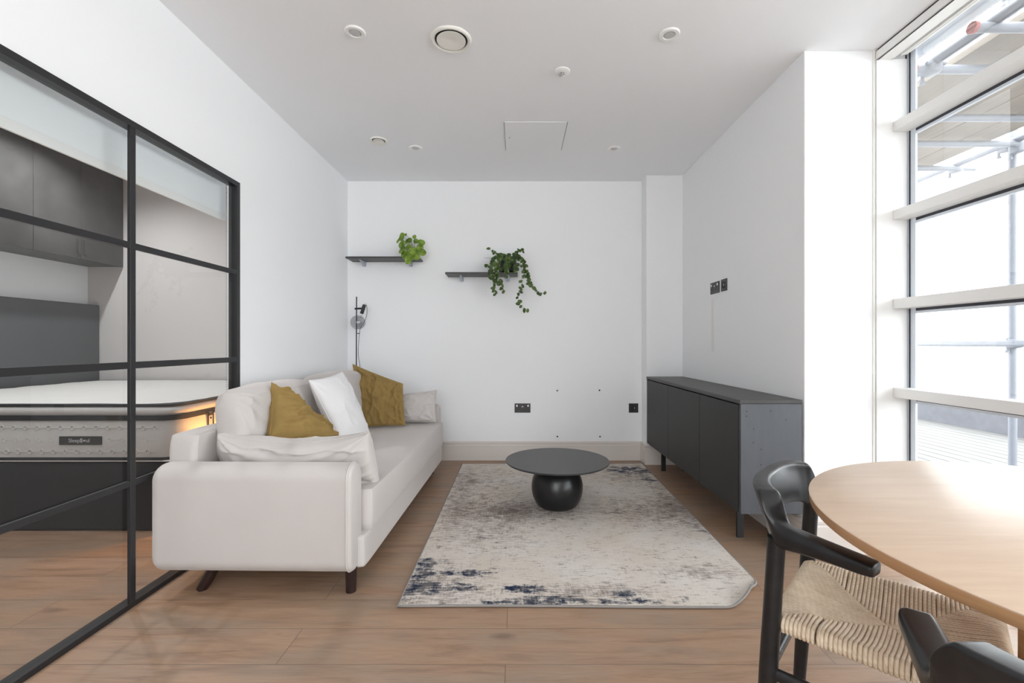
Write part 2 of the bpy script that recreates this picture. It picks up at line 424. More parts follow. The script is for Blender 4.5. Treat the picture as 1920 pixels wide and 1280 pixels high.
RX0, RY0, RX1, RY1 = -0.49, 1.877, 1.11, 4.11
def rug_mat():
    m, nt, b = newmat('distressed_rug_pile')
    co = coords(nt, loc=(.3, 3.0, 0))
    sx = N(nt, 'ShaderNodeSeparateXYZ'); nt.links.new(co, sx.inputs[0])
    X, Y = sx.outputs[0], sx.outputs[1]
    def blob(cx, cy, rx, ry):
        dx = math_(nt, 'DIVIDE', math_(nt, 'SUBTRACT', X, cx), rx); dy = math_(nt, 'DIVIDE', math_(nt, 'SUBTRACT', Y, cy), ry)
        d = math_(nt, 'SQRT', math_(nt, 'ADD', math_(nt, 'MULTIPLY', dx, dx), math_(nt, 'MULTIPLY', dy, dy)))
        return math_(nt, 'SUBTRACT', 1.0, d, clamp=True)
    def total(bl):
        s = None
        for q in bl:
            v = blob(*q[:4]); v = math_(nt, 'MULTIPLY', v, q[4]) if len(q) > 4 else v
            s = v if s is None else math_(nt, 'ADD', s, v)
        return s
    n_med = noise_(nt, coords(nt, scale=(1, 1.6, 1), loc=(.3, 3.0, 0)), 11, 10, 0.78, 0.4)
    n_big = noise_(nt, co, 2.6, 4, 0.6)
    hx = noise_(nt, coords(nt, scale=(16, 95, 1)), 1.0, 8, 0.75)      # short dashes across
    hy = noise_(nt, coords(nt, scale=(110, 16, 1)), 1.0, 8, 0.75)     # and along
    weave = math_(nt, 'MAXIMUM', hx, hy)
    nn = math_(nt, 'ADD', math_(nt, 'MULTIPLY', n_med, 0.55), math_(nt, 'MULTIPLY', hx, 0.30))
    nn = math_(nt, 'ADD', nn, math_(nt, 'MULTIPLY', hy, 0.15))
    n_mix = math_(nt, 'MULTIPLY', math_(nt, 'SUBTRACT', nn, 0.5), 7.0)
    tn = math_(nt, 'ADD', math_(nt, 'MULTIPLY', hx, 0.5), math_(nt, 'MULTIPLY', n_med, 0.3))
    tn = math_(nt, 'ADD', tn, math_(nt, 'MULTIPLY', hy, 0.2))
    t_mix = math_(nt, 'MULTIPLY', math_(nt, 'SUBTRACT', tn, 0.5), 7.5)
    def pxy(px, py): 
        Yw = CZ / (py - CY) * F; return ((px - CX) * Yw / F, Yw)
    nb = [(*pxy(800, 1060), .09, .10, 1.1), (*pxy(780, 1110), .13, .12, 1.25), (*pxy(870, 1078), .20, .055, 1.1), (*pxy(845, 1105), .17, .055, 1.15),
          (*pxy(985, 1108), .17, .05, 1.25), (*pxy(1020, 1128), .20, .05, 1.2), (*pxy(960, 1133), .3, .03, .7), (*pxy(1175, 1117), .09, .04, 1.0),
          (*pxy(1150, 1132), .35, .035, .95), (*pxy(1285, 1125), .05, .03, .8), (*pxy(1180, 883), .26, .16, 1.5), (*pxy(1135, 878), .14, .08, .9), (*pxy(790, 1082), .08, .10, .9),
          (*pxy(1215, 900), .10, .15, 1.0), (*pxy(1320, 1000), .08, .12, .35)]
    nav = math_(nt, 'ADD', math_(nt, 'MINIMUM', math_(nt, 'MULTIPLY', total(nb), 1.25), 0.80), n_mix)
    navm = ramp(nt, nav, [(0.42, 0.0), (0.95, 1.0)])
    tb = [(*pxy(930, 960), .50, .42, .52), (*pxy(1240, 960), .50, .38, .50), (*pxy(900, 1010), .4, .25, .26), (*pxy(1310, 1075), .30, .10, .42),
          (*pxy(800, 1110), .35, .30, .45), (*pxy(1060, 1120), .6, .12, .28), (*pxy(1180, 890), .5, .5, .42), (*pxy(900, 900), .5, .5, .30),
          (*pxy(1030, 960), .5, .25, .42), (*pxy(1290, 940), .3, .6, .4), (*pxy(860, 940), .16, .8, .3), (*pxy(1110, 1110), .4, .1, .2)]
    tau = math_(nt, 'ADD', math_(nt, 'MULTIPLY', math_(nt, 'MINIMUM', total(tb), 0.62), 1.45), t_mix)
    taum = ramp(nt, tau, [(0.12, 0.0), (0.80, 0.92)])
    brown = ramp(nt, noise_(nt, co, 5, 5, 0.6), [(0.4, (0.215, 0.165, 0.138)), (0.6, (0.33, 0.28, 0.255))])
    cream = ramp(nt, n_big, [(0.35, (0.70, 0.63, 0.55)), (0.65, (0.76, 0.71, 0.665))])
    c = mixc(nt, taum, cream, brown)
    c = mixc(nt, ramp(nt, math_(nt, 'MULTIPLY', tau, 0.6), [(0.55, 0.0), (0.85, 0.8)]), c, (0.085, 0.075, 0.085))
    c = mixc(nt, navm, c, ramp(nt, noise_(nt, co, 18, 3, 0.6), [(0.42, (0.020, 0.032, 0.07)), (0.6, (0.15, 0.145, 0.15))]))
    pile = noise_(nt, co, 420, 2, 0.5)
    c = mixc(nt, 1.0, c, ramp(nt, pile, [(0.3, 0.80), (0.7, 1.0)]), 'MULTIPLY')
    nt.links.new(c, b.inputs['Base Color']); b.inputs['Roughness'].default_value = 0.95; b.inputs['Specular IOR Level'].default_value = 0.1
    bump(nt, b, math_(nt, 'ADD', pile, math_(nt, 'MULTIPLY', weave, 0.6)), 0.5, 0.004)
    return m
M['rug'] = rug_mat()
M['rugedge'] = plain('rug_binding', (0.26, 0.24, 0.225), 0.9)

# ------------------------------------------------------------------ the room
H = 2.61; YB = 4.265; XL = -1.59; XR = 1.492; YC = 2.365; XW = 2.016; YR = -3.0
struct(MB().box(-4.6, 2.14, YR - 0.1, 4.75, -0.08, 0.0).build('floor', M['floor']), 'pale brown oak plank floor')
HB = 2.80      # the bedroom ceiling is higher
struct(MB().box(XL - 0.13, 2.14, YR - 0.1, 4.75, H, H + 0.30).build('ceiling', M['ceil']), 'plain white ceiling')
struct(MB().box(-4.6, XL - 0.13, YR - 0.1, 4.75, HB, H + 0.30).build('ceiling_bedroom', M['ceil']), 'white bedroom ceiling')
struct(MB().box(XL - 0.13, 2.14, YB, YB + 0.12, 0, H).build('wall_back', M['wall']))
struct(MB().box(1.165, 1.62, 4.11, YB, 0, H).build('wall_corner_pier', M['wall'], bevel=0.003))
struct(MB().box(XR, XW + 0.03, YC, YB, 0, H).build('wall_right', M['wall'], bevel=0.004))
wl = MB().box(XL - 0.13, XL, 2.70, YB, 0, H).box(XL - 0.055, XL, 2.605, 2.70, 0, H).box(XL - 0.055, XL, YR, 2.605, 2.008, H)
wl.box(XL - 0.13, XL, YR, -0.90, 0, 2.008)
struct(wl.build('wall_left', M['wall']))
rw = MB().box(-4.6, XL - .13, YR - 0.1, YR, 0, HB).box(XL - .13, -1.5, YR - 0.1, YR, 0, H).box(0, 2.14, YR - 0.1, YR, 0, H).box(-1.5, 0, YR - 0.1, YR, 0, 0.15).box(-1.5, 0, YR - 0.1, YR, 2.5, H)
struct(rw.build('wall_rear', M['wall']))
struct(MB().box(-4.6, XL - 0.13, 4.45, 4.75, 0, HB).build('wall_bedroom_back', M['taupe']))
struct(MB().box(-4.6, -4.2, YR, 4.45, 0, HB).build('wall_bedroom_left', M['wall']))

def skirting(name, pts, inward):      # moulded skirting board following a wall line, inward = side it stands out to
    prof = [(0, 0), (0.018, 0), (0.018, 0.140), (0.014, 0.145), (0.013, 0.150), (0.016, 0.156), (0.016, 0.168), (0.008, 0.177), (0, 0.177)]
    mb = MB(); R = []
    pts = [V((x, y, 0)) for x, y in pts]
    for i, p in enumerate(pts):
        ns = []
        for a, b in ((i - 1, i), (i, i + 1)):
            if a < 0 or b >= len(pts): continue
            d = (pts[b] - pts[a]).normalized(); ns.append(V((-d.y, d.x, 0)) * inward)
        n = ns[0] if len(ns) == 1 else (ns[0] + ns[1]) / (1 + ns[0].dot(ns[1]))
        R.append([p + n * o + V((0, 0, z)) for o, z in prof])
    mb.rings(R); return struct(mb.build(name, M['skirt']))
skirting('baseboard_back', [(XL, YB), (1.165, YB), (1.165, 4.11), (XR, 4.11)], -1)
skirting('baseboard_right', [(XR, 4.11), (XR, YC), (1.83, YC)], -1)
skirting('baseboard_left', [(XL, 2.61), (XL, YB)], -1)

# ceiling fittings ---------------------------------------------------
def downlight(x, y, label, r=0.05, H=H):
    t = thing('ceiling_downlight', label, 'ceiling light', (x, y, H), group='round recessed ceiling downlights')
    MB().lathe([(r, 0.0), (r, -0.004), (r * 0.93, -0.008), (r * 0.62, -0.008), (r * 0.55, -0.002), (r * 0.5, 0.0)], (x, y, H), 40).build('trim_ring', M['plastic'], t, smooth='angle')
    MB().lathe([(r * 0.52, -0.003), (r * 0.50, -0.006), (0.001, -0.0065)], (x, y, H), 32).build('lamp_lens', M['lens'], t, smooth='angle')
    return t
for x, y, l in ((-.793, 2.224, 'round white ceiling downlight left of the large round vent'),
                (.748, 2.24, 'round white ceiling downlight nearest the window, right of the large vent'),
                (-.79, 3.535, 'small far downlight just right of the small oval-looking vent'),
                (.752, 3.545, 'far ceiling downlight right of the access hatch')):
    downlight(x, y, l)
def vent(x, y, r, ri, label):
    t = thing('ceiling_vent', label, 'vent', (x, y, H))
    MB().lathe([(r, 0), (r * 0.99, -0.006), (r * 0.93, -0.011), (r * 0.84, -0.010), (ri + 0.003, -0.004), (ri + 0.002, 0)], (x, y, H), 56).build('rim', M['cream'], t, smooth='angle')
    MB().lathe([(ri + 0.003, -0.001), (ri + 0.003, -0.003), (0.001, -0.003)], (x, y, H), 48).build('throat', M['dark'], t, label='dark gap around the disc')
    MB().lathe([(ri * 0.5, -0.003), (ri * 0.925, -0.007), (ri * 0.925, -0.010), (ri * 0.5, -0.009), (0.012, -0.005), (0.001, -0.004)], (x, y, H), 48).build('valve_disc', M['cream'], t, smooth='angle')
vent(-.331, 2.278, .1015, .078, 'large round cream air vent with a dished centre disc')
vent(-1.038, 3.405, .065, .044, 'small round cream air vent near the left wall')
t = thing('sprinkler_head', 'small chromed sprinkler head in a round white ceiling plate', 'sprinkler', (.2507, 2.546, H))
MB().lathe([(.045, 0), (.044, -.004), (.036, -.008), (.020, -.010), (.001, -.010)], (.2507, 2.546, H), 36).build('cover_plate', M['plastic'], t, smooth='angle')
sp = MB().lathe([(.013, -.008), (.014, -.013), (.007, -.015), (.006, -.018)], (.2507, 2.546, H), 16)
for k in range(8):
    a = k * PI / 4; c, s = math.cos(a), math.sin(a)
    sp.tube([(.2507 + .004 * c, 2.546 + .004 * s, H - .018), (.2507 + .019 * c, 2.546 + .019 * s, H - .020)], .0025, 5)
sp.build('nozzle', M['chrome'], t, smooth='angle')
# access hatch
t = thing('access_hatch', 'flush white access panel in the ceiling, edged by fine dark lines', 'access panel', (.127, 3.35, H))
MB().box(-.089, .343, 3.123, 3.575, H - .0022, H - .0002).build('hatch_panel', M['ceil'], t)
for ex in (-.0925, .3435): MB().box(ex, ex + .003, 3.121, 3.577, H - .0026, H - .0002).build('edge_gap', M['panel_gap'], t, label='dark edge line of the hatch')
MB().lathe([(.004, -.0022), (.004, -.004), (.001, -.004)], (-.058, 3.356, H), 12).build('lock', M['dark'], t)

# sockets ---------------------------------------------------
def socket_plate(name, label, c, w, h, facing, kind, cat='socket', group=None):
    # facing 'y' = on the back wall, looks to -Y ; 'x' = on the right wall, looks to -X
    t = thing(name, label, cat, c, group=group)
    def q(u, z, d):           # u across, d out of the wall
        return V((c[0] + u, c[1] - d, c[2] + z)) if facing == 'y' else V((c[0] - d, c[1] - u, c[2] + z))
    def slab(u0, u1, z0, z1, d0, d1):
        mb = MB(); ps = [q(a, b_, d) for d in (d0, d1) for a, b_ in ((u0, z0), (u1, z0), (u1, z1), (u0, z1))]
        mb.add(ps, [(0, 1, 2, 3), (7, 6, 5, 4), (0, 4, 5, 1), (1, 5, 6, 2), (2, 6, 7, 3), (3, 7, 4, 0)]); return mb
    slab(-w / 2, w / 2, -h / 2, h / 2, 0.0, .007).build('faceplate', M['socket'], t, bevel=.0015)
    if kind == 'double':
        for s in (-1, 1):
            slab(s * .052 - .006 * 1, s * .052 + .006, .012, .030, .007, .010).build('rocker_switch', M['chrome'], t, bevel=.001, label='silver rocker switch')
            for du, dz, a, b_ in ((0, .004, .003, .006), (-.011, -.014, .005, .003), (.011, -.014, .005, .003)):
                slab(s * .032 + du - a, s * .032 + du + a, dz - b_ , dz + b_, .007, .0075).build('pin_hole', M['dark'], t)
        slab(-.008, .008, .008, .018, .007, .0085).build('centre_badge', M['alu'], t)
    else:
        slab(-.022, .022, -.022, .022, .007, .009).build('centre_module', M['dark'], t)
        slab(.004, .010, -.008, .010, .009, .0105).build('port', M['alu'], t)
    return t
socket_plate('wall_socket', 'black double wall socket low on the back wall', (.0485, YB, .4875), .148, .086, 'y', 'double')
socket_plate('aerial_socket', 'single black socket plate beside the corner pier above the skirting', (1.088, YB, .4875), .088, .086, 'y', 'single')
socket_plate('wall_socket', 'black double wall socket high on the right wall', (XR, 3.429, 1.509), .150, .086, 'x', 'double')
socket_plate('aerial_socket', 'single black plate high on the right wall, nearer the window', (XR, 3.277, 1.511), .088, .086, 'x', 'single')
tag(MB().box(XR - .0012, XR, 3.455, 3.495, 1.03, 1.43).build('cable_cover_strip', M['patch']), 'faint flat vertical cable cover strip below the sockets on the right wall', 'cable cover')
for (px, py, l) in ((1044.8, 732, 'upper left'), (1124, 731.5, 'upper right'), (1045, 818, 'lower left'), (1125, 818, 'lower right')):
    q = P(px, py, YB)
    tag(MB().lathe([(.0075, 0.0), (.0075, -.0015), (.004, -.002), (.001, -.0005)], (q.x, YB, q.z), 14, axis='y').build('wall_plug', M['tubeleg'], smooth=True),
        'tiny dark wall plug, ' + l + ' of the four in a square on the back wall', 'wall plug', 'wall plugs left in the back wall')

# ------------------------------------------------------------------ glazed side
struct(MB().box(1.858, XW, YC - .012, YC, 0, 2.56).build('trim_1', M['trimwhite'], bevel=.002), 'white panel beside the window')
struct(MB().box(1.846, 1.853, YC - .006, YC, 0, H).build('trim_2', M['cream']), 'thin vertical bead beside the window')
win = thing('window_1', 'tall white-barred window along the right side', 'window', (XW, 0, 0), kind='structure')
Y0 = -2.9
def longbox(n, x0, x1, z0, z1, m, bev=.0): return MB().box(x0, x1, Y0, YC, z0, z1).build(n, m, win, bevel=bev)
longbox('window_head', XW, XW + .08, 2.585, H, M['alulight'])
longbox('window_sill', XW - .02, XW + .08, 0, .05, M['trimwhite'])
MB().box(XW, XW + .03, 2.358, YC, .05, 2.585).build('gasket', M['gasket'], win)
MB().box(XW + .002, XW + .03, 2.343, 2.358, .05, 2.585).build('window_frame', M['alulight'], win)
MB().box(XW - .0005, XW + .03, 2.338, 2.343, .05, 2.585).build('gasket', M['gasket'], win)
MB().box(XW + .004, XW + .014, 2.309, 2.338, .05, 2.585).build('window_frame', M['alulight'], win)
for i, (zt, zb) in enumerate(((2.230, 2.181), (1.776, 1.727), (1.319, 1.268), (.861, .811), (.405, .355))):
    MB().box(1.941, XW + .01, Y0, YC - .012, zb, zt).build('transom', M['transom'], win, bevel=.003)
    MB().box(XW + .006, XW + .018, Y0, 2.309, zb - .014, zb + .003).build('transom_seal', M['gasket'], win)
    MB().box(XW + .006, XW + .020, Y0, 2.309, zb - .026, zb - .014).build('transom_bead', M['alulight'], win)
zs = [2.585, 2.17, 1.716, 1.257, .80, .345]
zl = [2.230, 1.776, 1.319, .861, .405, .05]
for a, b_ in zip(zs, zl):
    g = MB().add([(XW + .012, Y0, b_), (XW + .012, 2.315, b_), (XW + .012, 2.315, a), (XW + .012, Y0, a)], [(0, 1, 2, 3)])
    g.build('pane', M['winglass'], win)
for yy in (-.75,):
    MB().box(XW, XW + .07, yy - .04, yy + .04, .05, 2.585).build('mullion', M['trimwhite'], win)
# roller blind cassette under the ceiling
bl = thing('roller_blind', 'white roller blind cassette along the top of the window', 'blind', (1.93, 0, 2.58))
MB().box(1.858, 1.868, Y0, YC - .004, 2.553, 2.600).box(1.858, 1.93, Y0, YC - .004, 2.553, 2.558).build('fascia', M['transom'], bl, bevel=.0015)
MB().box(1.862, 1.90, Y0, YC - .014, 2.600, H).build('shadow_gap', M['gasket'], bl)
MB().box(1.925, 1.945, Y0, YC - .014, 2.560, 2.585).build('guide_rail', M['trimwhite'], bl, bevel=.001)
MB().tube([(1.975, YC - .05, 2.578), (1.975, Y0, 2.578)], .021, 16).build('fabric_roll', M['cream'], bl, smooth='angle')
MB().box(1.953, 1.958, Y0, YC - .05, 2.553, 2.585).build('bottom_bar', M['trimwhite'], bl)
# unseen rear window added behind the camera for fill light
rwn = thing('window_added_rear', 'unseen rear window added to light the room', 'window', (0, YR, 0), kind='structure')
MB().add([(-1.5, YR - .05, .15), (0, YR - .05, .15), (0, YR - .05, 2.5), (-1.5, YR - .05, 2.5)], [(0, 1, 2, 3)]).build('pane', M['winglass'], rwn)
mb = MB()
for x in (-1.5, -.78, -.05): mb.box(x, x + .05, YR - .08, YR - .02, .15, 2.5)
mb.build('window_frame', M['black'], rwn)

# ------------------------------------------------------------------ outside: terrace and scaffold
mb = MB(); y0, y1 = -6, 14
x = 2.12
while x < 5.8:
    gap = .05 if 4.17 < x < 4.35 and abs(x - 4.22) < .08 else .012
    mb.box(x, x + .145, y0, y1, -.06, 0); x += .145 + gap
struct(mb.build('floor_terrace', M['deck']), 'pale plank terrace floor outside the window')
struct(MB().box(2.1, 8, y0, y1, -.25, -.06).build('floor_terrace_base', M['parapet']))
par = MB().box(5.82, 6.1, y0, 7.5, -.06, .37).build('wall_terrace', M['parapet']); struct(par, 'low grey parapet wall along the terrace')
struct(MB().box(5.83, 6.1, 7.5, y1, -.06, .37).build('wall_terrace_far', M['parapet']))
sc = thing('scaffold', 'galvanised tube scaffold with board platform outside the window', 'scaffold', (3.68, 3.4, 0))
TR = .0245
def ty(n, x, z, a=-3, b=9, r=TR): return MB().tube([(x, a, z), (x, b, z)], r, 12).build(n, M['galv'], sc, smooth='angle')
for y in (-.6, 1.4, 3.40, 5.4, 7.4):
    MB().tube([(3.70, y, 0), (3.70, y, 4.6)], TR, 12).build('standard', M['galv'], sc, smooth='angle')
    MB().box(3.63, 3.77, y - .07, y + .07, 0, .006).build('base_plate', M['galv'], sc)
ty('ledger', 3.64, 2.575); ty('ledger', 2.20, 2.575); ty('ledger', 2.20, 4.5)
ty('guard_rail', 3.655, 1.09); ty('guard_rail', 3.64, 3.70)
for y in (-.3, .6, 1.5, 2.1, 2.42, 2.94, 3.32, 3.78, 4.6, 5.6, 6.6):
    x0 = 2.10 if y in (2.1, 2.42) else 2.22
    MB().tube([(x0, y, 2.545), (3.80, y, 2.545)], .0225, 12).build('transom_tube', M['galv'], sc, smooth='angle')
    MB().lathe([(.026, -.006), (.027, .004), (.026, .012)], (x0, y, 2.545), 14, axis='x').build('end_cap', M['redcap'], sc, smooth='angle', label='red plastic end cap')
for k in range(5):
    xx = 2.36 + k * .236
    MB().box(xx, xx + .226, -3, 9, 2.60, 2.638).build('scaffold_board', M['board'], sc, bevel=.004)
def coupler(x, y, z):
    mb = MB().softbox((x, y, z), (.075, .085, .07), 4, 6)
    mb.tube([(x - .05, y - .03, z + .01), (x + .05, y - .03, z + .01)], .009, 6).tube([(x - .02, y + .03, z + .04), (x - .02, y + .03, z - .06)], .009, 6)
    mb.lathe([(.014, 0), (.014, .014)], (x - .02, y + .03, z - .07), 6)
    mb.build('coupler', M['galv'], sc, smooth='angle')
for q in ((3.68, 3.37, 1.09), (3.67, 3.42, 2.56), (3.67, 3.34, 2.52), (2.2, 2.94, 2.55), (3.66, 3.80, 2.55), (2.2, 2.42, 2.55), (3.67, 2.94, 2.55), (3.68, 3.4, 3.70)):
    coupler(*q)

# ------------------------------------------------------------------ glazed partition to the bedroom
gp = thing('glazed_partition', 'black steel framed glass partition in front of the bed', 'partition', (XL, 1.2, 0))
FX0, FX1 = -1.599, -1.585
def fr(n, y0, y1, z0, z1, x0=FX0, x1=FX1): return MB().box(x0, x1, y0, y1, z0, z1).build(n, M['black'], gp, bevel=.001)
ys = [2.603, 1.878, 1.150, .42, -.31, -.90]
fr('frame_post', 2.576, 2.603, 0, 2.006, -1.635)
fr('frame_head', -.90, 2.576, 1.980, 2.006, -1.635); fr('frame_sill', -.90, 2.576, 0, .022, -1.635)
for y in ys[1:5]: fr('mullion', y - .013, y + .013, .022, 1.980)
fr('frame_post', -.90, -.874, .022, 1.980, -1.635)
edges = [-.874] + [y for y in reversed(ys[1:5])] + [2.576]
bars = [(.500, .525), (.984, 1.012), (1.478, 1.504)]
for i in range(len(edges) - 1):
    a = edges[i] + (.013 if i else 0); b_ = edges[i + 1] - (.013 if i < len(edges) - 2 else 0)
    for z0, z1 in bars: fr('glazing_bar', a, b_, z0, z1, FX0 , FX1 - .0015)
    MB().add([(-1.602, a, .022), (-1.602, b_, .022), (-1.602, b_, 1.980), (-1.602, a, 1.980)], [(0, 1, 2, 3)]).build('glass_pane', M['glass'], gp)
# blind behind it
rb = thing('bedroom_blind', 'white translucent roller blind pulled part way down behind the partition glass', 'blind', (-1.70, 1.2, 1.9))
MB().box(-1.7015, -1.6985, -.85, 2.655, 1.81, 2.12).build('blind_cloth', M['blind'], rb)
MB().box(-1.704, -1.694, -.85, 2.655, 1.797, 1.838).build('bottom_bar', M['plastic'], rb, bevel=.003)
for yy in (2.635, 2.665):
    z = 2.1; ch = MB()
    while z > .35:
        ch.softbox((-1.685, yy, z), (.006, .006, .006), 2, 2); z -= .0125
    ch.build('bead_chain', M['alu'], rb)

# ------------------------------------------------------------------ bedroom
YF = 2.637
bd = thing('bed', 'dark upholstered bed base with tall charcoal headboard behind the glass', 'bed', (-3.05, 3.53, 0))
MB().box(-4.07, -1.99, YF + .004, 4.43, .0, .402).build('bed_base', M['bedbase'], bd, bevel=.015, seg=3)
MB().box(-4.06, -1.995, YF - .002, YF + .01, .406, .413).build('mattress_rail', M['plastic'], bd, label='thin white rail along the base top')
MB().box(-4.185, -4.075, 2.5, 4.44, 0, 1.465).build('headboard', M['headboard'], bd, bevel=.012, seg=3)
mt = thing('mattress', 'thick pillow-topped mattress with dark piping on the dark bed base', 'mattress', (-3.03, 3.53, .414))
mx0, mx1, my1 = -4.07, -1.975, 4.43
def mslab(name, z0, z1, m, inset=0, rad=.10, bulge=0.0, top=False, parent=mt, rag=0.0):
    cx, cy = (mx0 + mx1) / 2, (YF + my1) / 2; a, b_ = (mx1 - mx0) / 2 - inset, (my1 - YF) / 2 - inset
    R = []; nn = 10
    for i in range(nn + 1):
        t = i / nn; z = z0 + (z1 - z0) * t
        e = bulge * math.sin(PI * t)
        o = rrect(a + e, b_ + e, rad, 8)
        ring = []
        for j, (u, w) in enumerate(o): ring.append(V((cx + u, cy + w, z)))
        R.append(ring)
    mb = MB().rings(R)
    return mb.build(name, m, parent, smooth='angle')
border = mslab('border', .418, .645, M['matside'], 0, .10, .006)
mslab('piping', .412, .430, M['tape'], -.004)
mslab('piping', .643, .672, M['tape'], -.008)
mslab('pillow_top_border', .670, .724, M['matside'], .003, .10, .012)
mslab('piping', .722, .736, M['tape'], -.004)
# top surface: gently quilted
nx, ny = 70, 56; vs = []; fs = []
for i in range(nx + 1):
    for j in range(ny + 1):
        u = -1 + 2 * i / nx; w = -1 + 2 * j / ny
        xx = (mx0 + mx1) / 2 + u * ((mx1 - mx0) / 2 - .01); yy = (YF + my1) / 2 + w * ((my1 - YF) / 2 - .01)
        cr = max(0, (abs(u) ** 14 + abs(w) ** 14)) ** (1 / 14)
        z = .738 + .014 * (1 - min(1, cr) ** 12) + .004 * noise.noise(V((xx * 3, yy * 9, 1)))
        # pull the corners round
        k = abs(u) ** 20 * abs(w) ** 20
        xx -= math.copysign(.03 * k, u); yy -= math.copysign(.03 * k, w)
        vs.append((xx, yy, z - .006)); 
for i in range(nx):
    for j in range(ny):
        a = i * (ny + 1) + j; fs.append((a, a + ny + 1, a + ny + 2, a + 1))
MB().add(vs, fs).build('quilted_top', M['mattress'], mt, smooth=True)
# ring quilting on the border
q = MB()
for row, z in enumerate((.602, .530, .464)):
    k = 0; x = -4.0 + row * .013
    while x < -2.09:
        lab = -2.66 < x < -2.385 and row == 1
        if not lab:
            q.tube([(x + .012 * math.cos(2 * PI * j / 10), YF - .005, z + .012 * math.sin(2 * PI * j / 10)) for j in range(10)], .0030, 5, closed=True)
            q.tube([(x + .013, YF - .005, z), (x + .055, YF - .005, z)], .0018, 4)
        x += .068
q.build('quilting_stitch', M['matside'], mt)
lb = MB().box(-2.645, -2.400, YF - .011, YF - .006, .504, .553).build('maker_label', M['labelgrey'], mt, bevel=.001)
def text_mesh(name, s, size, loc, rot, m, parent, bold=0.0):
    cu = bpy.data.curves.new('txt', 'FONT'); cu.body = s; cu.size = size; cu.offset = bold; cu.extrude = .0004
    ob = bpy.data.objects.new('txt', cu); COL.objects.link(ob)
    bpy.context.view_layer.update()
    me = bpy.data.meshes.new_from_object(ob.evaluated_get(bpy.context.evaluated_depsgraph_get()))
    bpy.data.objects.remove(ob); bpy.data.curves.remove(cu)
    me.transform(Matrix.Translation(V(loc)) @ Euler(rot).to_matrix().to_4x4())
    w = max((v.co.x for v in me.vertices)) if me.vertices else loc[0]
    me.transform(wm(parent).inverted())
    me.materials.clear(); me.materials.append(m)
    o = bpy.data.objects.new(name, me); COL.objects.link(o); o.parent = parent
    return w
w = text_mesh('label_lettering', 'Sleep', .031, (-2.590, YF - .0115, .519), (PI / 2, 0, 0), M['thread'], lb)
w = text_mesh('label_lettering', 'S', .031, (w + .002, YF - .0115, .519), (PI / 2, 0, 0), M['thread'], lb, .0011)
hx = w + .010; hz = .529
hp = []
for k in range(24):
    a = 2 * PI * k / 24
    hp.append(V((hx + .0006 * 16 * math.sin(a) ** 3 * .78, YF - .0116, hz - .001 + .0006 * (13 * math.cos(a) - 5 * math.cos(2 * a) - 2 * math.cos(3 * a) - math.cos(4 * a)) * .78)))
MB().rings([hp, [p + V((0, .0006, 0)) for p in hp]]).build('label_heart', M['thread'], lb)
text_mesh('label_lettering', 'ul', .031, (hx + .0095, YF - .0115, .519), (PI / 2, 0, 0), M['thread'], lb)
# strap handle on the foot side
hd = MB().box(-1.972, -1.962, 2.885, 2.935, .50, .655).build('side_handle', M['alu'], mt, bevel=.003)
MB().box(-1.963, -1.957, 2.883, 2.889, .50, .655).box(-1.963, -1.957, 2.931, 2.937, .50, .655).box(-1.964, -1.955, 2.890, 2.930, .632, .650).build('handle_edging', M['tape'], hd)
MB().lathe([(.006, 0), (.006, .004)], (-1.961, 2.91, .615), 12, axis='x').build('rivet', M['tape'], hd)

cb = thing('wall_cupboards', 'dark mottled overhead cupboards above the headboard', 'cupboard', (-4.03, 3.4, 1.84))
MB().box(-4.198, -3.872, 1.95, 4.448, 1.84, HB - .002).build('carcass', M['cupboard'], cb)
yy = 4.445; dws = [.425, .40, .42, .40, .42, .40]
y = 4.445
for i, dw in enumerate(dws):
    d = MB().box(-3.871, -3.850, y - dw + .0015, y - .0015, 1.836, HB - .004).build('cupboard_door', M['cupboard'], cb, bevel=.0015)
    side = 1 if i % 2 == 1 else -1          # handles meet in pairs
    hy = (y - .028) if side > 0 else (y - dw + .028)
    MB().box(-3.852, -3.838, hy - .006, hy + .006, 1.875, 2.01).build('door_handle', M['cupboard'], d, bevel=.002)
    y -= dw
# bedroom downlight, lit
def lit_downlight(x, y, label, power):
    t = downlight(x, y, label, H=HB if x < XL else H)
    s = spot('downlight_beam', (x, y, H - .02), (0, 0, 0), power, math.radians(150), (.95, .975, 1.0)); s.parent = t; s.location = (0, 0, -.02)
lit_downlight(-3.45, 3.55, 'lit ceiling downlight over the bed', 22)
lit_downlight(-2.4, 2.2, 'lit ceiling downlight beside the bed', 17)
lit_downlight(-3.2, 1.2, 'lit ceiling downlight near the bedroom door', 17)
# unseen downlights added behind the camera to brighten the room
for i, (x, y, w) in enumerate(((-.8, -1.5, 'left, nearest row'), (.8, -1.5, 'right, nearest row'), (-.8, -2.5, 'left, by the added rear window'), (.8, -2.5, 'right, by the rear wall'))):
    lit_downlight(x, y, 'unseen ceiling downlight added for fill light, ' + w, 21)
# unseen low lamp added behind the sofa to give the orange glow
nl = thing('added_warm_lamp', 'unseen warm lamp added low behind the sofa', 'added lamp', (-1.735, 2.86, .42))
MB().box(-1.745, -1.72, 2.82, 2.90, .38, .46).build('added_lamp_body', M['plastic'], nl, bevel=.004)
pl = bpy.data.lights.new('added_lamp_glow', 'POINT'); pl.energy = 2.2; pl.color = (1.0, .42, .10); pl.shadow_soft_size = .02
plo = bpy.data.objects.new('added_lamp_glow', pl); COL.objects.link(plo); plo.parent = nl; plo.location = (-.045, 0, .0)

# ------------------------------------------------------------------ sofa
SA = math.radians(-1.0)
sofa = thing('sofa', 'long greige velvet three-seat sofa with slab arms along the left wall', 'sofa', (-1.13, 1.93, 0), SA)
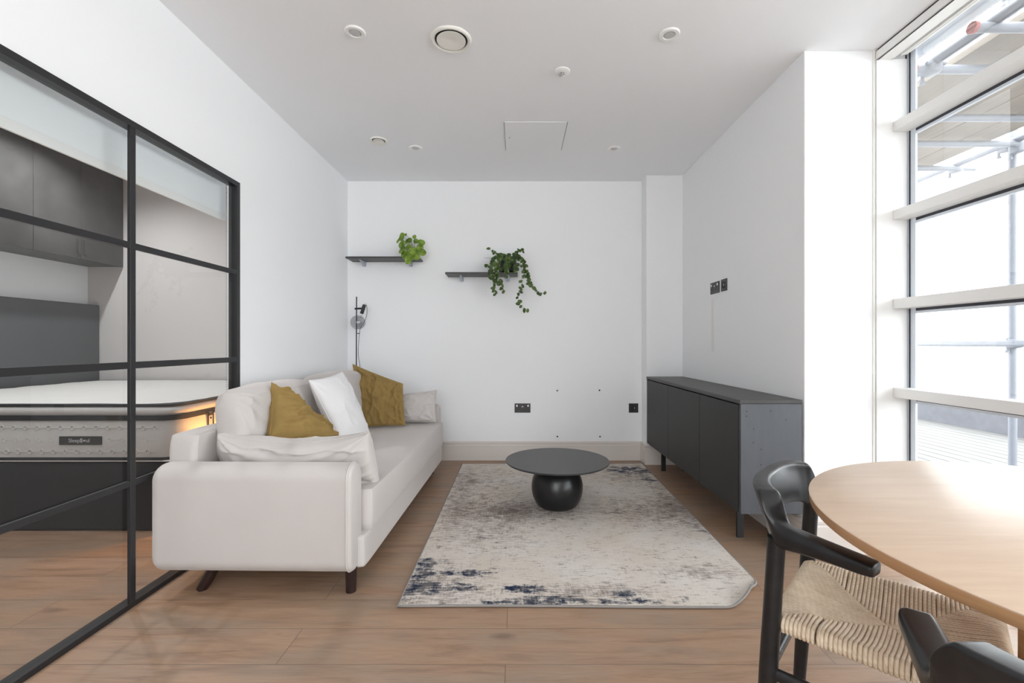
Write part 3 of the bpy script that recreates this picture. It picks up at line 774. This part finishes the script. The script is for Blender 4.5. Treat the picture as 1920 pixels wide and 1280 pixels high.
# local axes: x across (back = -), y along the sofa from the near arm
XB, XF, LEN = -.445, .425, 2.07
def slab_arm(y0, y1):
    R = []; yc = (y0 + y1) / 2; T = (y1 - y0) / 2; zc = (.100 + .565) / 2; Hh = .2325
    secs = []
    rr = .045
    for k in range(9):
        a = PI / 2 * k / 8; secs.append((XB + rr - rr * math.cos(a), rr * (1 - math.sin(a))))
    for k in range(1, 8): secs.append((XB + rr + (XF - .02 - XB - rr) * k / 8, 0))
    secs += [(XF - .022, 0), (XF - .018, -.001), (XF - .010, .001), (XF - .004, .006), (XF, .016)]
    for x, ins in secs:
        tin = min(ins, T * .6)
        o = rrect(T - tin * .8, Hh - ins, T * .92 - tin * .8, 8)
        R.append([V((x, yc + u, zc + w)) for u, w in o])
    a = MB().rings(R).build('arm', M['sofa'], sofa, smooth='angle', world=False, angle=50)
    o = rrect(T + .001, Hh + .001, T * .92, 8)
    MB().tube([V((XF - .019, yc + u, zc + w)) for u, w in o], .0032, 6, closed=True).build('arm_piping', M['sofa'], a, smooth=True, world=False)
    return a
slab_arm(0, .14); slab_arm(LEN - .14, LEN)
MB().softbox(((XB + .01) + .055, LEN / 2, .40), (.13, LEN - .20, .56), (8, 30, 10), 22).build('back_frame', M['sofa'], sofa, smooth=True, world=False)
MB().softbox(((XB + .05 + XF) / 2 + .015, LEN / 2, .165), (XF - XB - .02, LEN - .16, .145), (26, 40, 14), 22).build('base_rail', M['sofa'], sofa, smooth=True, world=False)
def seatfn(p, q):
    p.z += .004 * noise.noise(V((p.x * 4, p.y * 3, 3))) * (1 if q.z > 0 else 0)
    return p
MB().softbox(((XB + .12 + XF + .045) / 2, LEN / 2 + .02, .328), (XF + .045 - XB - .12, LEN - .245, .19), (16, 40, 5), 30, seatfn).build('seat_cushion', M['sofa'], sofa, smooth=True, world=False)
def backcush(y0, y1, x0, x1, z0, z1, seed, lean=.05):
    yc, xc, zc = (y0 + y1) / 2, (x0 + x1) / 2, (z0 + z1) / 2
    dy, dx, dz = y1 - y0, x1 - x0, z1 - z0
    def fn(p, q):
        p = p.copy()
        t = p.z / dz + .5
        # creased cover: folds fan from the lower outer corners
        for (cy_, cz_) in ((-dy / 2, -dz / 2), (dy / 2, -dz / 2), (-dy / 2, dz / 2)):
            r = math.hypot(p.y - cy_, p.z - cz_); an = math.atan2(p.z - cz_, p.y - cy_)
            p.x += (.010 * math.sin(an * 16 + seed) + .006 * math.sin(an * 31 + seed * 2)) * math.exp(-r * 5.0) * (1 if q.x > -.5 else 0)
        p.x += .012 * noise.noise(V((p.y * 6, p.z * 9, seed)))
        p.z += .008 * noise.noise(V((p.y * 5, p.x * 4, seed + 9)))
        p.x -= lean * (t - .5)
        return p
    MB().softbox((xc, yc, zc), (dx, dy, dz), (3.0, 5.0, 3.6), 30, fn).build('back_cushion', M['sofa'], sofa, smooth=True, world=False)
backcush(.215, 1.045, -.345, -.13, .395, .875, 1.0)
backcush(1.035, 1.88, -.345, -.13, .395, .885, 4.3)
def rleg(x, y, tilt=(0, 0)):
    MB().tube([(x, y, .106 if x > .38 else .13), (x + tilt[0], y + tilt[1], 0)], [.0255, .022], 20).build('leg', M['tubeleg'], sofa, smooth='angle', world=False, label='dark polished wooden leg')
rleg(.398, .078); rleg(.372, LEN - .17); rleg(-.20, .10, (-.07, -.02)); rleg(-.25, LEN - .17)
MB().box(XB - .012, XB - .004, .155, .175, .44, .51).build('care_tag', M['bluetag'], sofa, world=False, label='pale blue tag sticking out at the back')

# ------------------------------------------------------------------ throw cushions
def cushion(name, label, A, B, C, D, thick, mat, seed, folds=.012, pinch=.05, group=None, sag=None, flop=0.0, nf=9, piping=True, extra=None, fat_e=.42, ridge=0.0, fa=0.6, fs_=(3.6, .9)):
    A, B, C, D = map(V, (A, B, C, D))       # corners in order round the cushion
    ctr = (A + B + C + D) / 4
    nrm = ((C - A).cross(D - B)).normalized()
    t = thing(name, label, 'cushion', (ctr.x, ctr.y, min(A.z, B.z, C.z, D.z)), group=group)
    n = 64; vs = []; fs = []; idx = {}
    def pos(u, w, s):
        pu, pw = u * (1 - pinch * (1 - w * w) * abs(u) ** 2), w * (1 - pinch * (1 - u * u) * abs(w) ** 2)
        a, b_ = (pu + 1) / 2, (pw + 1) / 2
        p = A * (1 - a) * (1 - b_) + B * a * (1 - b_) + C * a * b_ + D * (1 - a) * b_
        fat = max(0.0, (1 - u * u) * (1 - w * w)) ** fat_e
        d = thick / 2 * fat
        r = math.hypot(u, w)
        # creases fanning from the corners plus soft crumple
        cr = 0
        for i, (cu, cw) in enumerate(((-1, -1), (1, -1), (1, 1), (-1, 1))):
            rr = math.hypot(u - cu, w - cw); an = math.atan2(w - cw, u - cu)
            cr += math.sin(an * nf + seed * 3 + i * 2 + 1.5 * noise.noise(V((u * 2, w * 2, seed)))) * math.exp(-rr * 1.7)
        edge = min(1.0, (1 - abs(u)) * 6) * min(1.0, (1 - abs(w)) * 6)
        nz = noise.noise(V((u * 2.3, w * 2.3, seed + s * 5)))
        rid = (1 - abs(noise.noise(V((u * 1.5 + w * .7, w * 2.2 - u * 1.1, seed * 1.7 + s)))) * 2.2) ** 3 * 1.4
        if ridge:
            a1 = u * math.cos(fa) + w * math.sin(fa); a2 = -u * math.sin(fa) + w * math.cos(fa)
            q1 = noise.noise(V((a1 * fs_[0] + .5 * noise.noise(V((u * 2, w * 2, seed))), a2 * fs_[1], seed * 2.1 + s * 3)))
            q2 = noise.noise(V((a1 * fs_[0] * 2.1, a2 * fs_[1] * 1.6, seed * 4.1 + s * 3)))
            d += ridge * ((1 - min(1, abs(q1) * 3.2)) ** 2 - .35 + .45 * (1 - min(1, abs(q2) * 3.0)) ** 2) * edge
        d += (folds * cr + folds * .9 * nz + folds * 1.3 * (rid - .5)) * (.25 + .75 * edge) * min(1, fat * 3)
        p = p + nrm * s * d
        if flop: p = p + nrm * flop * math.sin(u * 2.4 + seed) * math.cos(w * 2.0)
        if sag: p = p + V(sag) * (1 - u * u) * (.5 - .5 * w)
        if extra: p = extra(p, u, w, s)
        return p
    for s in (1, -1):
        for i in range(n + 1):
            for j in range(n + 1):
                u = math.sin((-1 + 2 * i / n) * PI / 2); w = math.sin((-1 + 2 * j / n) * PI / 2)
                if s == -1 and (i in (0, n) or j in (0, n)): idx[(s, i, j)] = idx[(1, i, j)]; continue
                idx[(s, i, j)] = len(vs); vs.append(pos(u, w, s))
        for i in range(n):
            for j in range(n):
                f = (idx[(s, i, j)], idx[(s, i + 1, j)], idx[(s, i + 1, j + 1)], idx[(s, i, j + 1)])
                fs.append(f if s > 0 else tuple(reversed(f)))
    MB().add(vs, fs).build('cushion_cover', mat, t, smooth=True)
    if piping:
        loop = [idx[(1, i, 0)] for i in range(n)] + [idx[(1, n, j)] for j in range(n)] + [idx[(1, n - i, n)] for i in range(n)] + [idx[(1, 0, n - j)] for j in range(n)]
        MB().tube([vs[k] for k in loop[::2]], .0028, 6, closed=True).build('seam', mat, t, smooth=True)
    return t
# long bolster leaning on the near arm
def bend_bolster(p, u, w, s):
    return p
cushion('bolster_cushion', 'long greige bolster cushion against the near arm of the sofa',
        (-1.400, 2.13, .665), (-.690, 2.12, .675), (-.675, 2.22, .405), (-1.395, 2.22, .42),   .20, M['sofa'], 2.0, folds=.0085, pinch=.0, sag=(0, 0, -.045), nf=12, fat_e=.30, ridge=.005, fa=.5, fs_=(5.0, 1.2))
cushion('bolster_cushion', 'short greige bolster cushion against the far arm of the sofa',
        (-1.03, 3.82, .66), (-.675, 3.80, .70), (-.672, 3.74, .445), (-1.03, 3.74, .445), .13, M['sofa'], 6.0, folds=.006, pinch=.03, nf=12)
cushion('white_cushion', 'plain white cushion upright between the two mustard cushions',
        (-1.205, 2.63, .875), (-1.165, 3.03, .90), (-1.0, 3.10, .44), (-1.03, 2.72, .43), .14, M['whitecloth'], 3.3, folds=.005, pinch=.05, nf=8)
cushion('mustard_cushion', 'crumpled mustard velvet cushion slumped behind the long bolster',
        (-1.285, 2.38, .885), (-1.07, 2.66, .53), (-.99, 2.46, .42), (-1.225, 2.24, .61), .21, M['mustard'], 5.2, folds=.007, pinch=.06, flop=.0, nf=4, ridge=.034, fa=1.0, fs_=(2.2, .5))
cushion('mustard_cushion', 'large mustard velvet cushion standing by the far bolster',
        (-1.345, 3.72, .920), (-.945, 3.75, .758), (-.888, 3.60, .445), (-1.235, 3.55, .435), .13, M['mustard'], 1.7, folds=.012, pinch=.03, nf=7, ridge=.022, fa=.15, fs_=(3.4, .8))

# ------------------------------------------------------------------ rug
NX, NY = 64, 96
def rug_pt(i, j, z, grow=0.0):
    u, w = i / NX, j / NY
    xl = RX0 + (-.492 + .49) * w; xr = 1.082 + (1.122 - 1.082) * w
    y0_ = RY0 + .004 * math.sin(u * 6) - .006 * u; y = y0_ + (RY1 - .01 - y0_) * w
    x = xl + (xr - xl) * u
    if grow: x += grow * (2 * u - 1); y += grow * (2 * w - 1)
    # lifted, folded-in near right corner
    d = (1 - u) * 1.6 + w * 2.2
    if d < .22:
        k = (.22 - d) / .22
        x -= .085 * k ** 1.3; y += .075 * k ** 1.3; z += .045 * k ** 1.2
    z += .002 * math.sin(u * 9 + 1) * math.sin(w * 11)
    return V((x, y, z))
vs = []; fs = []
for lay, zz in enumerate((.010, .0015)):
    for i in range(NX + 1):
        for j in range(NY + 1): vs.append(rug_pt(i, j, zz))
def vid(l, i, j): return l * (NX + 1) * (NY + 1) + i * (NY + 1) + j
for i in range(NX):
    for j in range(NY):
        fs.append((vid(0, i, j), vid(0, i + 1, j), vid(0, i + 1, j + 1), vid(0, i, j + 1)))
        fs.append((vid(1, i, j + 1), vid(1, i + 1, j + 1), vid(1, i + 1, j), vid(1, i, j)))
rim = [(i, 0) for i in range(NX)] + [(NX, j) for j in range(NY)] + [(NX - i, NY) for i in range(NX)] + [(0, NY - j) for j in range(NY)]
for k in range(len(rim)):
    a, b_ = rim[k], rim[(k + 1) % len(rim)]
    fs.append((vid(0, *a), vid(1, *a), vid(1, *b_), vid(0, *b_)))
rug = thing('area_rug', 'distressed cream, taupe and navy area rug on the oak floor', 'rug', (.3, 3.0, 0))
MB().add(vs, fs).build('rug_pile', M['rug'], rug, smooth='angle')
MB().tube([rug_pt(i, j, .0065, .002) for i, j in rim], .0050, 6, closed=True).build('edge_binding', M['rugedge'], rug, smooth=True)

# ------------------------------------------------------------------ coffee table
ct = thing('coffee_table', 'round black coffee table on a bulbous black base', 'coffee table', (.2655, 3.04, .010))
c = (.2655, 3.04, .010)
MB().lathe([(.001, .288), (.325, .288), (.338, .292), (.343, .298), (.3445, .302), (.343, .3045), (.001, .3045)], c, 96).build('tabletop', M['tablemetal'], ct, smooth='angle')
prof = []
for k in range(25):
    z = .289 * k / 24; tt = (z - .125) / .170
    prof.append((.171 * math.sqrt(max(0.02, 1 - tt * tt * .88)), z))
prof = [(.001, 0), (.118, 0)] + prof[1:]
MB().lathe(prof, c, 72).build('base', M['tablebase'], ct, smooth='angle')

# ------------------------------------------------------------------ sideboard
sb = thing('sideboard', 'long matt black sideboard with three plain doors on short legs', 'sideboard', (1.32, 3.23, 0))
x0, x1, y0, y1 = 1.160, 1.484, 2.370, 4.088
MB().box(x0 + .022, x1, y0 + .003, y1 - .003, .203, .770).build('carcass', M['sidebd'], sb)
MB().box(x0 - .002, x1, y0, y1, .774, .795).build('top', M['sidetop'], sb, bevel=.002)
MB().box(x0 + .004, x1 - .001, y0 + .0005, y0 + .020, .200, .773).build('end_panel', M['sidewood'], sb, bevel=.0015, label='end panel with faint marks, window reflection painted into its colour')
MB().box(x0 + .004, x1 - .001, y1 - .020, y1 - .0005, .200, .773).build('end_panel', M['sidebd'], sb, bevel=.0015)
for a, b_ in ((2.391, 2.898), (2.902, 3.498), (3.502, 4.067)):
    MB().box(x0, x0 + .020, a, b_, .202, .766).build('door', M['sidebd'], sb, bevel=.0012)
for (lx, ly) in ((1.252, 2.56), (1.43, 2.56), (1.252, 3.90), (1.43, 3.90)):
    MB().box(lx - .018, lx + .018, ly - .009, ly + .009, 0, .204).build('leg', M['black'], sb, bevel=.001)
dots = MB()
for (px, py) in ((1400, 771), (1445, 770), (1474, 787), (1413, 804), (1412.5, 829.5), (1427, 842), (1427, 871), (1400, 780)):
    q = P(px, py, y0); dots.lathe([(.003, .0), (.003, -.0012), (.0005, -.0012)], (q.x, y0 + .0005, q.z), 8, axis='y')
dots.build('surface_marks', M['dark'], sb)

# ------------------------------------------------------------------ shelves
def shelf(name, label, x0, x1, zb, brx, th=.017):
    t = thing(name, label, 'shelf', ((x0 + x1) / 2, YB - .1, zb), group='black wall shelves')
    MB().box(x0, x1, YB - .195, YB, zb, zb + th).build('shelf_board', M['shelf'], t, bevel=.001)
    for bx in brx:
        b_ = MB()
        sec = []
        for (y, h, w) in ((YB, .044, .016), (YB - .03, .042, .016), (YB - .06, .026, .013), (YB - .10, .010, .011), (YB - .14, .004, .008)):
            sec.append([V((bx - w, y, zb)), V((bx + w, y, zb)), V((bx + w * .8, y, zb - h)), V((bx - w * .8, y, zb - h))])
        b_.rings(sec).build('shelf_bracket', M['alu'], t, bevel=.002, label='small grey metal bracket')
    return t
shelf('wall_shelf', 'black wall shelf nearer the left corner, the higher of the two', -1.538, -.885, 1.853, (-1.43, -.995))
shelf('wall_shelf', 'black wall shelf holding the trailing plant, the lower of the two', -.646, .003, 1.7125, (-.5175, -.085))

# ------------------------------------------------------------------ plants
def disc_leaf(mb, c, n, r, cup=.15, spin=0.0, point=0.0, asp=1.0):
    n = V(n).normalized(); a = n.orthogonal().normalized(); b_ = n.cross(a)
    a, b_ = a * math.cos(spin) + b_ * math.sin(spin), b_ * math.cos(spin) - a * math.sin(spin)
    c = V(c); rings = []
    K = 12; vs = [c]; fs = []
    for ri, fr_ in enumerate((.5, 1.0)):
        for k in range(K):
            t = 2 * PI * k / K
            rr = r * fr_ * (1 + point * max(0, math.cos(t)) ** 6)
            vs.append(c + a * rr * math.cos(t) + b_ * rr * math.sin(t) * asp + n * cup * r * fr_ * fr_ + n * .08 * r * math.sin(3 * t + spin) * fr_)
    for k in range(K):
        k2 = (k + 1) % K
        fs.append((0, 1 + k, 1 + k2)); fs.append((1 + k, 1 + K + k, 1 + K + k2, 1 + k2))
    mb.add(vs, fs)
random.seed(4)
# round-leaved plant
pc = V((-.945, 4.155, 1.870))
pt = thing('round_leaf_plant', 'bright green plant with coin-round leaves on the higher shelf', 'plant', pc)
MB().lathe([(.001, 0), (.036, 0), (.046, .075), (.048, .082), (.044, .082), (.040, .070), (.001, .068)], pc, 32).build('pot', M['potpale'], pt, smooth='angle')
lv, st = MB(), MB()
spots = [(754.5, 444, 8, .01), (748, 451, 6, .0), (755, 459, 9, -.03), (755, 469, 8.5, -.06), (762, 479, 9, -.075), (768, 451, 6, .05), (780, 452, 5, .04),
         (790, 455, 7, .0), (774.5, 470, 7.5, -.09), (786, 472, 9, -.07), (791, 473, 8, -.03), (777, 444, 4, .05), (772, 478, 8, -.09), (766, 489, 7, -.10), (761, 440, 3, .02),
         (764, 453, 6, .03), (788, 463, 6, .02), (766, 464, 7, .0), (758, 476, 7, -.05), (781, 481, 7, -.08), (770, 484, 6, -.09)]
for k, (px, py, rp, dy) in enumerate(spots):
    Y = 4.14 + dy; c = P(px, py, Y); r = rp * Y / F
    side = V((c.x - pc.x, -.09 + random.uniform(-.03, .03), .03 + random.uniform(-.02, .05)))
    disc_leaf(lv, c, side + V((0, -.04, 0)), r, .18, random.uniform(0, 6))
    base = pc + V((random.uniform(-.01, .01), random.uniform(-.01, .01), .07))
    mid = (base + c) / 2 + V((0, 0, .03))
    st.tube(catmull([base, mid, c], 5), .0012, 5)
lv.build('foliage', M['leafbright'], pt, smooth=True)
st.tube([pc + V((0, 0, .065)), pc + V((.003, 0, .11))], .004, 6)
st.build('stems', M['stem'], pt, smooth=True)

# trailing plant
qc = V((-.090, 4.165, 1.7295))
tp = thing('trailing_plant', 'trailing dark green vine plant spilling over the lower shelf', 'plant', qc)
MB().lathe([(.001, 0), (.055, 0), (.078, .02), (.084, .075), (.080, .138), (.082, .146), (.077, .146), (.074, .125), (.001, .122)], qc, 40).build('pot', M['pot'], tp, smooth='angle')
MB().lathe([(.076, .120), (.06, .128), (.001, .130)], qc, 24).build('soil', M['soil'], tp, smooth=True)
vines = [[(945, 478, 4.15), (932, 479, 4.13), (924, 474, 4.12), (918, 466, 4.12)],
         [(944, 478, 4.12), (930, 484, 4.06), (924, 500, 4.05), (923, 520, 4.05), (929, 532, 4.05), (926, 548, 4.05), (925, 554, 4.05)],
         [(946, 478, 4.12), (934, 486, 4.05), (931, 505, 4.04), (934, 522, 4.04), (939, 534, 4.04), (941, 547, 4.04)],
         [(944, 479, 4.14), (928, 484, 4.10), (920, 492, 4.09), (914, 499, 4.09), (917, 507, 4.09), (922, 513, 4.06)],
         [(950, 477, 4.08), (951, 486, 4.05), (949, 498, 4.04), (948, 511, 4.03), (947, 517, 4.03)],
         [(956, 477, 4.08), (958, 484, 4.06), (956, 492, 4.05), (953, 502, 4.04)],
         [(962, 478, 4.12), (968, 471, 4.12), (974, 468, 4.12), (981, 470, 4.12)],
         [(965, 479, 4.12), (974, 481, 4.10), (981, 491, 4.09), (986, 504, 4.08), (989, 518, 4.08), (992, 530, 4.08), (999, 540, 4.08), (1005, 548, 4.09), (1014, 552, 4.09), (1019, 548, 4.1)],
         [(965, 479, 4.12), (973, 484, 4.08), (976, 495, 4.06), (978, 512, 4.05), (979, 530, 4.05), (977, 546, 4.05), (972, 556, 4.05), (973, 567, 4.05), (979, 576, 4.05), (985, 578, 4.05), (990, 582, 4.05)],
         [(960, 477, 4.08), (966, 488, 4.05), (969, 500, 4.04), (967, 510, 4.04)],
         [(945, 479, 4.12), (936, 490, 4.05), (928, 508, 4.05), (927, 520, 4.05), (932, 535, 4.05)],
         [(968, 480, 4.1), (978, 486, 4.09), (984, 498, 4.08), (987, 512, 4.08), (994, 530, 4.08), (996, 537, 4.08)]]
lv, st = MB(), MB()
for vi, vn in enumerate(vines):
    pts = catmull([P(*q) for q in vn], 10)
    st.tube(pts, .0011, 5)
    acc = 0; nxt = .010; sparse = .030 if vi == 8 else .0155
    for a, b_ in zip(pts, pts[1:]):
        acc += (b_ - a).length
        if acc > nxt:
            if vi == 8 and a.z > 1.60 and random.random() < .5: nxt = acc + .03; continue
            r = random.uniform(.013, .021)
            off = V((random.uniform(-1, 1), random.uniform(-1, .2), random.uniform(-.6, .5))); off = off.normalized() * (r * .9)
            disc_leaf(lv, a + off, V((random.uniform(-.8, .8), -1, random.uniform(-.3, .8))), r, .25, random.uniform(0, 6.3), .25, .82)
            nxt = acc + random.uniform(.6, 1.2) * sparse
for (px, py) in ((947, 500), (949, 510), (957, 492), (966, 500), (969, 505), (953, 484), (937, 487), (932, 514), (940, 505), (962, 490), (929, 527), (939, 528)):
    disc_leaf(lv, P(px, py, 4.04), V((random.uniform(-.5, .5), -1, .3)), .021, .2, random.uniform(0, 6))
lv.build('foliage', M['leafdark'], tp, smooth=True)
st.tube([P(938, 482, 4.12), P(920, 484, 4.12), P(908, 483, 4.12)], .0012, 5)
st.build('stems', M['stem'], tp, smooth=True)

# ------------------------------------------------------------------ floor lamp in the far left corner
lx, ly = -1.462, 4.13
fl = thing('floor_lamp', 'slim black floor lamp with smoked glass globe in the far left corner', 'lamp', (lx, ly, 0))
MB().lathe([(.001, 0), (.11, 0), (.115, .006), (.11, .014), (.012, .018), (.001, .018)], (lx, ly, 0), 40).build('lamp_base', M['black'], fl, smooth='angle')
MB().tube([(lx - .002, ly, .01), (lx + .003, ly, 1.515)], .0052, 10).build('pole', M['black'], fl, smooth='angle')
g = P(671, 604, 4.19)
MB().lathe([(.002 + .064 * math.sin(PI * k / 18), -.064 * math.cos(PI * k / 18)) for k in range(19)], g, 36).build('glass_globe', M['smoke'], fl, smooth=True, label='smoked glass globe')
hA, hB = P(683.5, 571, 4.10), P(678, 588, 4.10)
hd = MB().tube([hA, hB], .0155, 18).build('lamp_head', M['black'], fl, smooth='angle')
MB().tube([P(665.5, 578.5, 4.12), P(680, 578, 4.11)], .0085, 12).build('clamp', M['black'], fl, smooth='angle')
MB().tube(catmull([hB + V((.006, 0, .0)), (hB + g) / 2 + V((0.004, 0, .004)), g + V((.004, -.02, .04))], 5), .004, 8).build('globe_neck', M['chrome'], fl, smooth=True)
cd = catmull([P(682, 571, 4.10), P(686, 570, 4.10), P(688, 577, 4.10), P(687.5, 591, 4.10), P(682, 605, 4.10), P(676, 614, 4.11), P(674, 625, 4.12), P(672.5, 640, 4.12), P(671.5, 658, 4.12), P(672.5, 672, 4.12), P(675, 690, 4.12), P(674, 730, 4.14), P(670, 800, 4.16), V((-1.44, 4.14, .02))], 6)
MB().tube(cd, .0022, 6).build('lamp_cord', M['cable'], fl, smooth=True)
MB().lathe([(.0085, -.004), (.0085, .004)], P(671.7, 625, 4.13), 12).tube([P(670, 625, 4.12), P(674.5, 625, 4.11)], .003, 6).build('cord_clip', M['black'], fl)

# ------------------------------------------------------------------ dining table
TX, TY, TRd, TZ = 1.171, .789, .561, .74
dt = thing('dining_table', 'round pale oak dining table by the window', 'dining table', (TX, TY, 0))
MB().lathe([(.001, TZ), (TRd - .003, TZ), (TRd, TZ - .002), (TRd - .0005, TZ - .004), (.001, TZ - .0041)], (TX, TY, 0), 160).build('tabletop', M['tabletop'], dt, smooth='angle')
MB().lathe([(.001, TZ - .004), (TRd - .0008, TZ - .004), (TRd - .001, TZ - .020), (TRd - .004, TZ - .024), (.001, TZ - .024)], (TX, TY, 0), 160).build('tabletop_edge', M['tableedge'], dt, smooth='angle', label='warmer oak edge of the top')
for a in (PI, PI / 2, 0, -PI / 2):
    lx_, ly_ = TX + .218 * math.cos(a), TY + .218 * math.sin(a) + .012
    MB().box(lx_ - .026, lx_ + .026, ly_ - .026, ly_ + .026, 0, TZ - .024).build('leg', M['tableedge'], dt, bevel=.006, seg=3)
MB().box(TX - .21, TX + .21, TY - .01, TY + .034, .08, .14).box(TX - .022, TX + .022, TY - .20, TY + .22, .08, .14).build('stretcher', M['tableedge'], dt, bevel=.004)

# ------------------------------------------------------------------ chairs
def make_chair(label, loc, rz):
    t = thing('dining_chair', label, 'chair', loc, rz, group='black dining chairs at the round table')
    bw = M['blackwood']
    # curved top rail: x, y, z top, z bottom, thickness
    key = [(0, -.060, .737, .640, .028), (.07, -.056, .738, .637, .030), (.13, -.042, .738, .630, .034), (.162, -.026, .736, .620, .039), (.177, -.015, .732, .615, .042),
           (.187, -.006, .712, .611, .045), (.196, .005, .680, .610, .049), (.204, .020, .668, .612, .052), (.220, .062, .663, .620, .053), (.241, .120, .659, .626, .052), (.257, .165, .657, .628, .050), (.263, .187, .656, .630, .044)]
    half = []
    for x, y, zt, zb, th in key: half.append((x, y, zt, zb, th))
    full = [(-a[0],) + a[1:] for a in reversed(half[1:])] + half
    P3 = catmull([V((a[0], a[1], 0)) for a in full], 6)
    Q3 = catmull([V((a[2], a[3], a[4])) for a in full], 6)
    R = []; m = len(P3)
    for i in range(m):
        a = P3[max(i - 1, 0)]; b_ = P3[min(i + 1, m - 1)]; tn = (b_ - a).normalized(); nr = V((-tn.y, tn.x, 0))
        zt, zb, th = Q3[i]
        hh = (zt - zb) / 2; zc = (zt + zb) / 2
        tl = min(1, max(0, (hh - .030) / .02))
        o = rrect(th / 2, hh, min(th, 2 * hh) * (.38 - .18 * tl), 5)
        e = 1.0
        if i in (0, m - 1): e = .90
        elif i in (1, m - 2): e = .98
        tall = min(1, max(0, (hh - .026) / .02))
        ring = []
        for u, w in o:
            # inner face scooped, upper edge thicker in the tall back part
            k = 1 + .25 * tall * (w / hh)
            lean = -.012 * tall * (w / hh)
            ring.append(P3[i] + nr * (u * e * k + lean * 1.0) + V((0, 0, zc + w * e)))
        R.append(ring)
    MB().rings(R).build('top_rail', bw, t, smooth='angle', world=False, angle=60)
    for s in (-1, 1):
        MB().tube([(s * .196, -.040, 0), (s * .197, -.022, .30), (s * .196, -.004, .63)], [.0155, .0205, .0195], 20).build('leg', bw, t, smooth='angle', world=False)
        MB().tube([(s * .206, .385, 0), (s * .206, .378, .25), (s * .204, .370, .458)], [.0155, .019, .0185], 20).build('leg', bw, t, smooth='angle', world=False)
    zr = .318
    MB().tube([(-.196, -.02, zr), (.196, -.02, zr)], .0115, 12, flat=1.3).build('stretcher', bw, t, smooth='angle', world=False)
    for s in (-1, 1):
        MB().tube([(s * .197, -.02, zr - .01), (s * .205, .378, zr - .01)], .0115, 12, flat=1.3).build('stretcher', bw, t, smooth='angle', world=False)
    MB().tube([(-.205, .378, .36), (.205, .378, .36)], .0115, 12).build('stretcher', bw, t, smooth='angle', world=False)
    # seat rails hidden under the cord
    cn = [V((-.182, -.004, 0)), V((.182, -.004, 0)), V((.192, .372, 0)), V((-.192, .372, 0))]
    zt = .436
    C = V((0, .184, 0))
    rs = MB(); rnd = random.Random(7)
    def dip(p):      # the woven seat sags towards the middle
        d = min(1, math.hypot((p.x) / .19, (p.y - .184) / .188)); return -.030 * (1 - d * d)
    for si in range(4):
        Pn, Qn = cn[si], cn[(si + 1) % 4]
        d = (Qn - Pn).normalized(); inward = V((-d.y, d.x, 0))
        n = 44
        for k in range(n):
            f = (k + .5) / n
            jit = rnd.uniform(-.0006, .0006) + (.0025 if rnd.random() < .06 else 0)
            e = Pn.lerp(Qn, f) + d * jit
            # ends on the diagonals, which meet in a short ridge
            tip = Pn.lerp(C, f * 2) if f < .5 else C.lerp(Qn, (f - .5) * 2)
            g = inward * max(.01, (tip - e).dot(inward))
            tip = e + g + d * ((tip - e).dot(d)) * .12
            pts = [e + inward * .03 + V((0, 0, zt - .022)), e - inward * .004 + V((0, 0, zt - .026)), e - inward * .016 + V((0, 0, zt - .013)), e - inward * .012 + V((0, 0, zt + .001)), e + V((0, 0, zt + .0065))]
            for q in (.25, .5, .75, 1.0):
                pp = e.lerp(tip, q); pts.append(pp + V((0, 0, zt + .0055 + dip(pp) + rnd.uniform(-.0004, .0004))))
            pts.append(tip + inward * .003 + V((0, 0, zt - .010 + dip(tip))))
            rs.tube(catmull(pts, 3), .0044, 6)
    seat = rs.build('woven_seat', M['cord'], t, smooth=True, world=False, label='pale paper cord seat woven in four triangles')
    ul = MB(); n = 14; vs = []; fs = []
    for i in range(n + 1):
        for j in range(n + 1):
            a, b_ = i / n, j / n
            p = cn[0] * (1 - a) * (1 - b_) + cn[1] * a * (1 - b_) + cn[2] * a * b_ + cn[3] * (1 - a) * b_
            vs.append(p + V((0, 0, zt - .004 + dip(p))))
    for i in range(n):
        for j in range(n):
            a = i * (n + 1) + j; fs.append((a, a + n + 1, a + n + 2, a + 1))
    MB().add(vs, fs).build('seat_underlay', M['cord'], t, world=False)
    return t
make_chair('black wooden armchair with woven cord seat beside the sideboard, fully in view', (.7475, 1.2125, 0), math.radians(-43 - 90))
make_chair('black wooden armchair cut off at the bottom right, nearest the camera', (.672, .415, 0), math.radians(40 - 90))
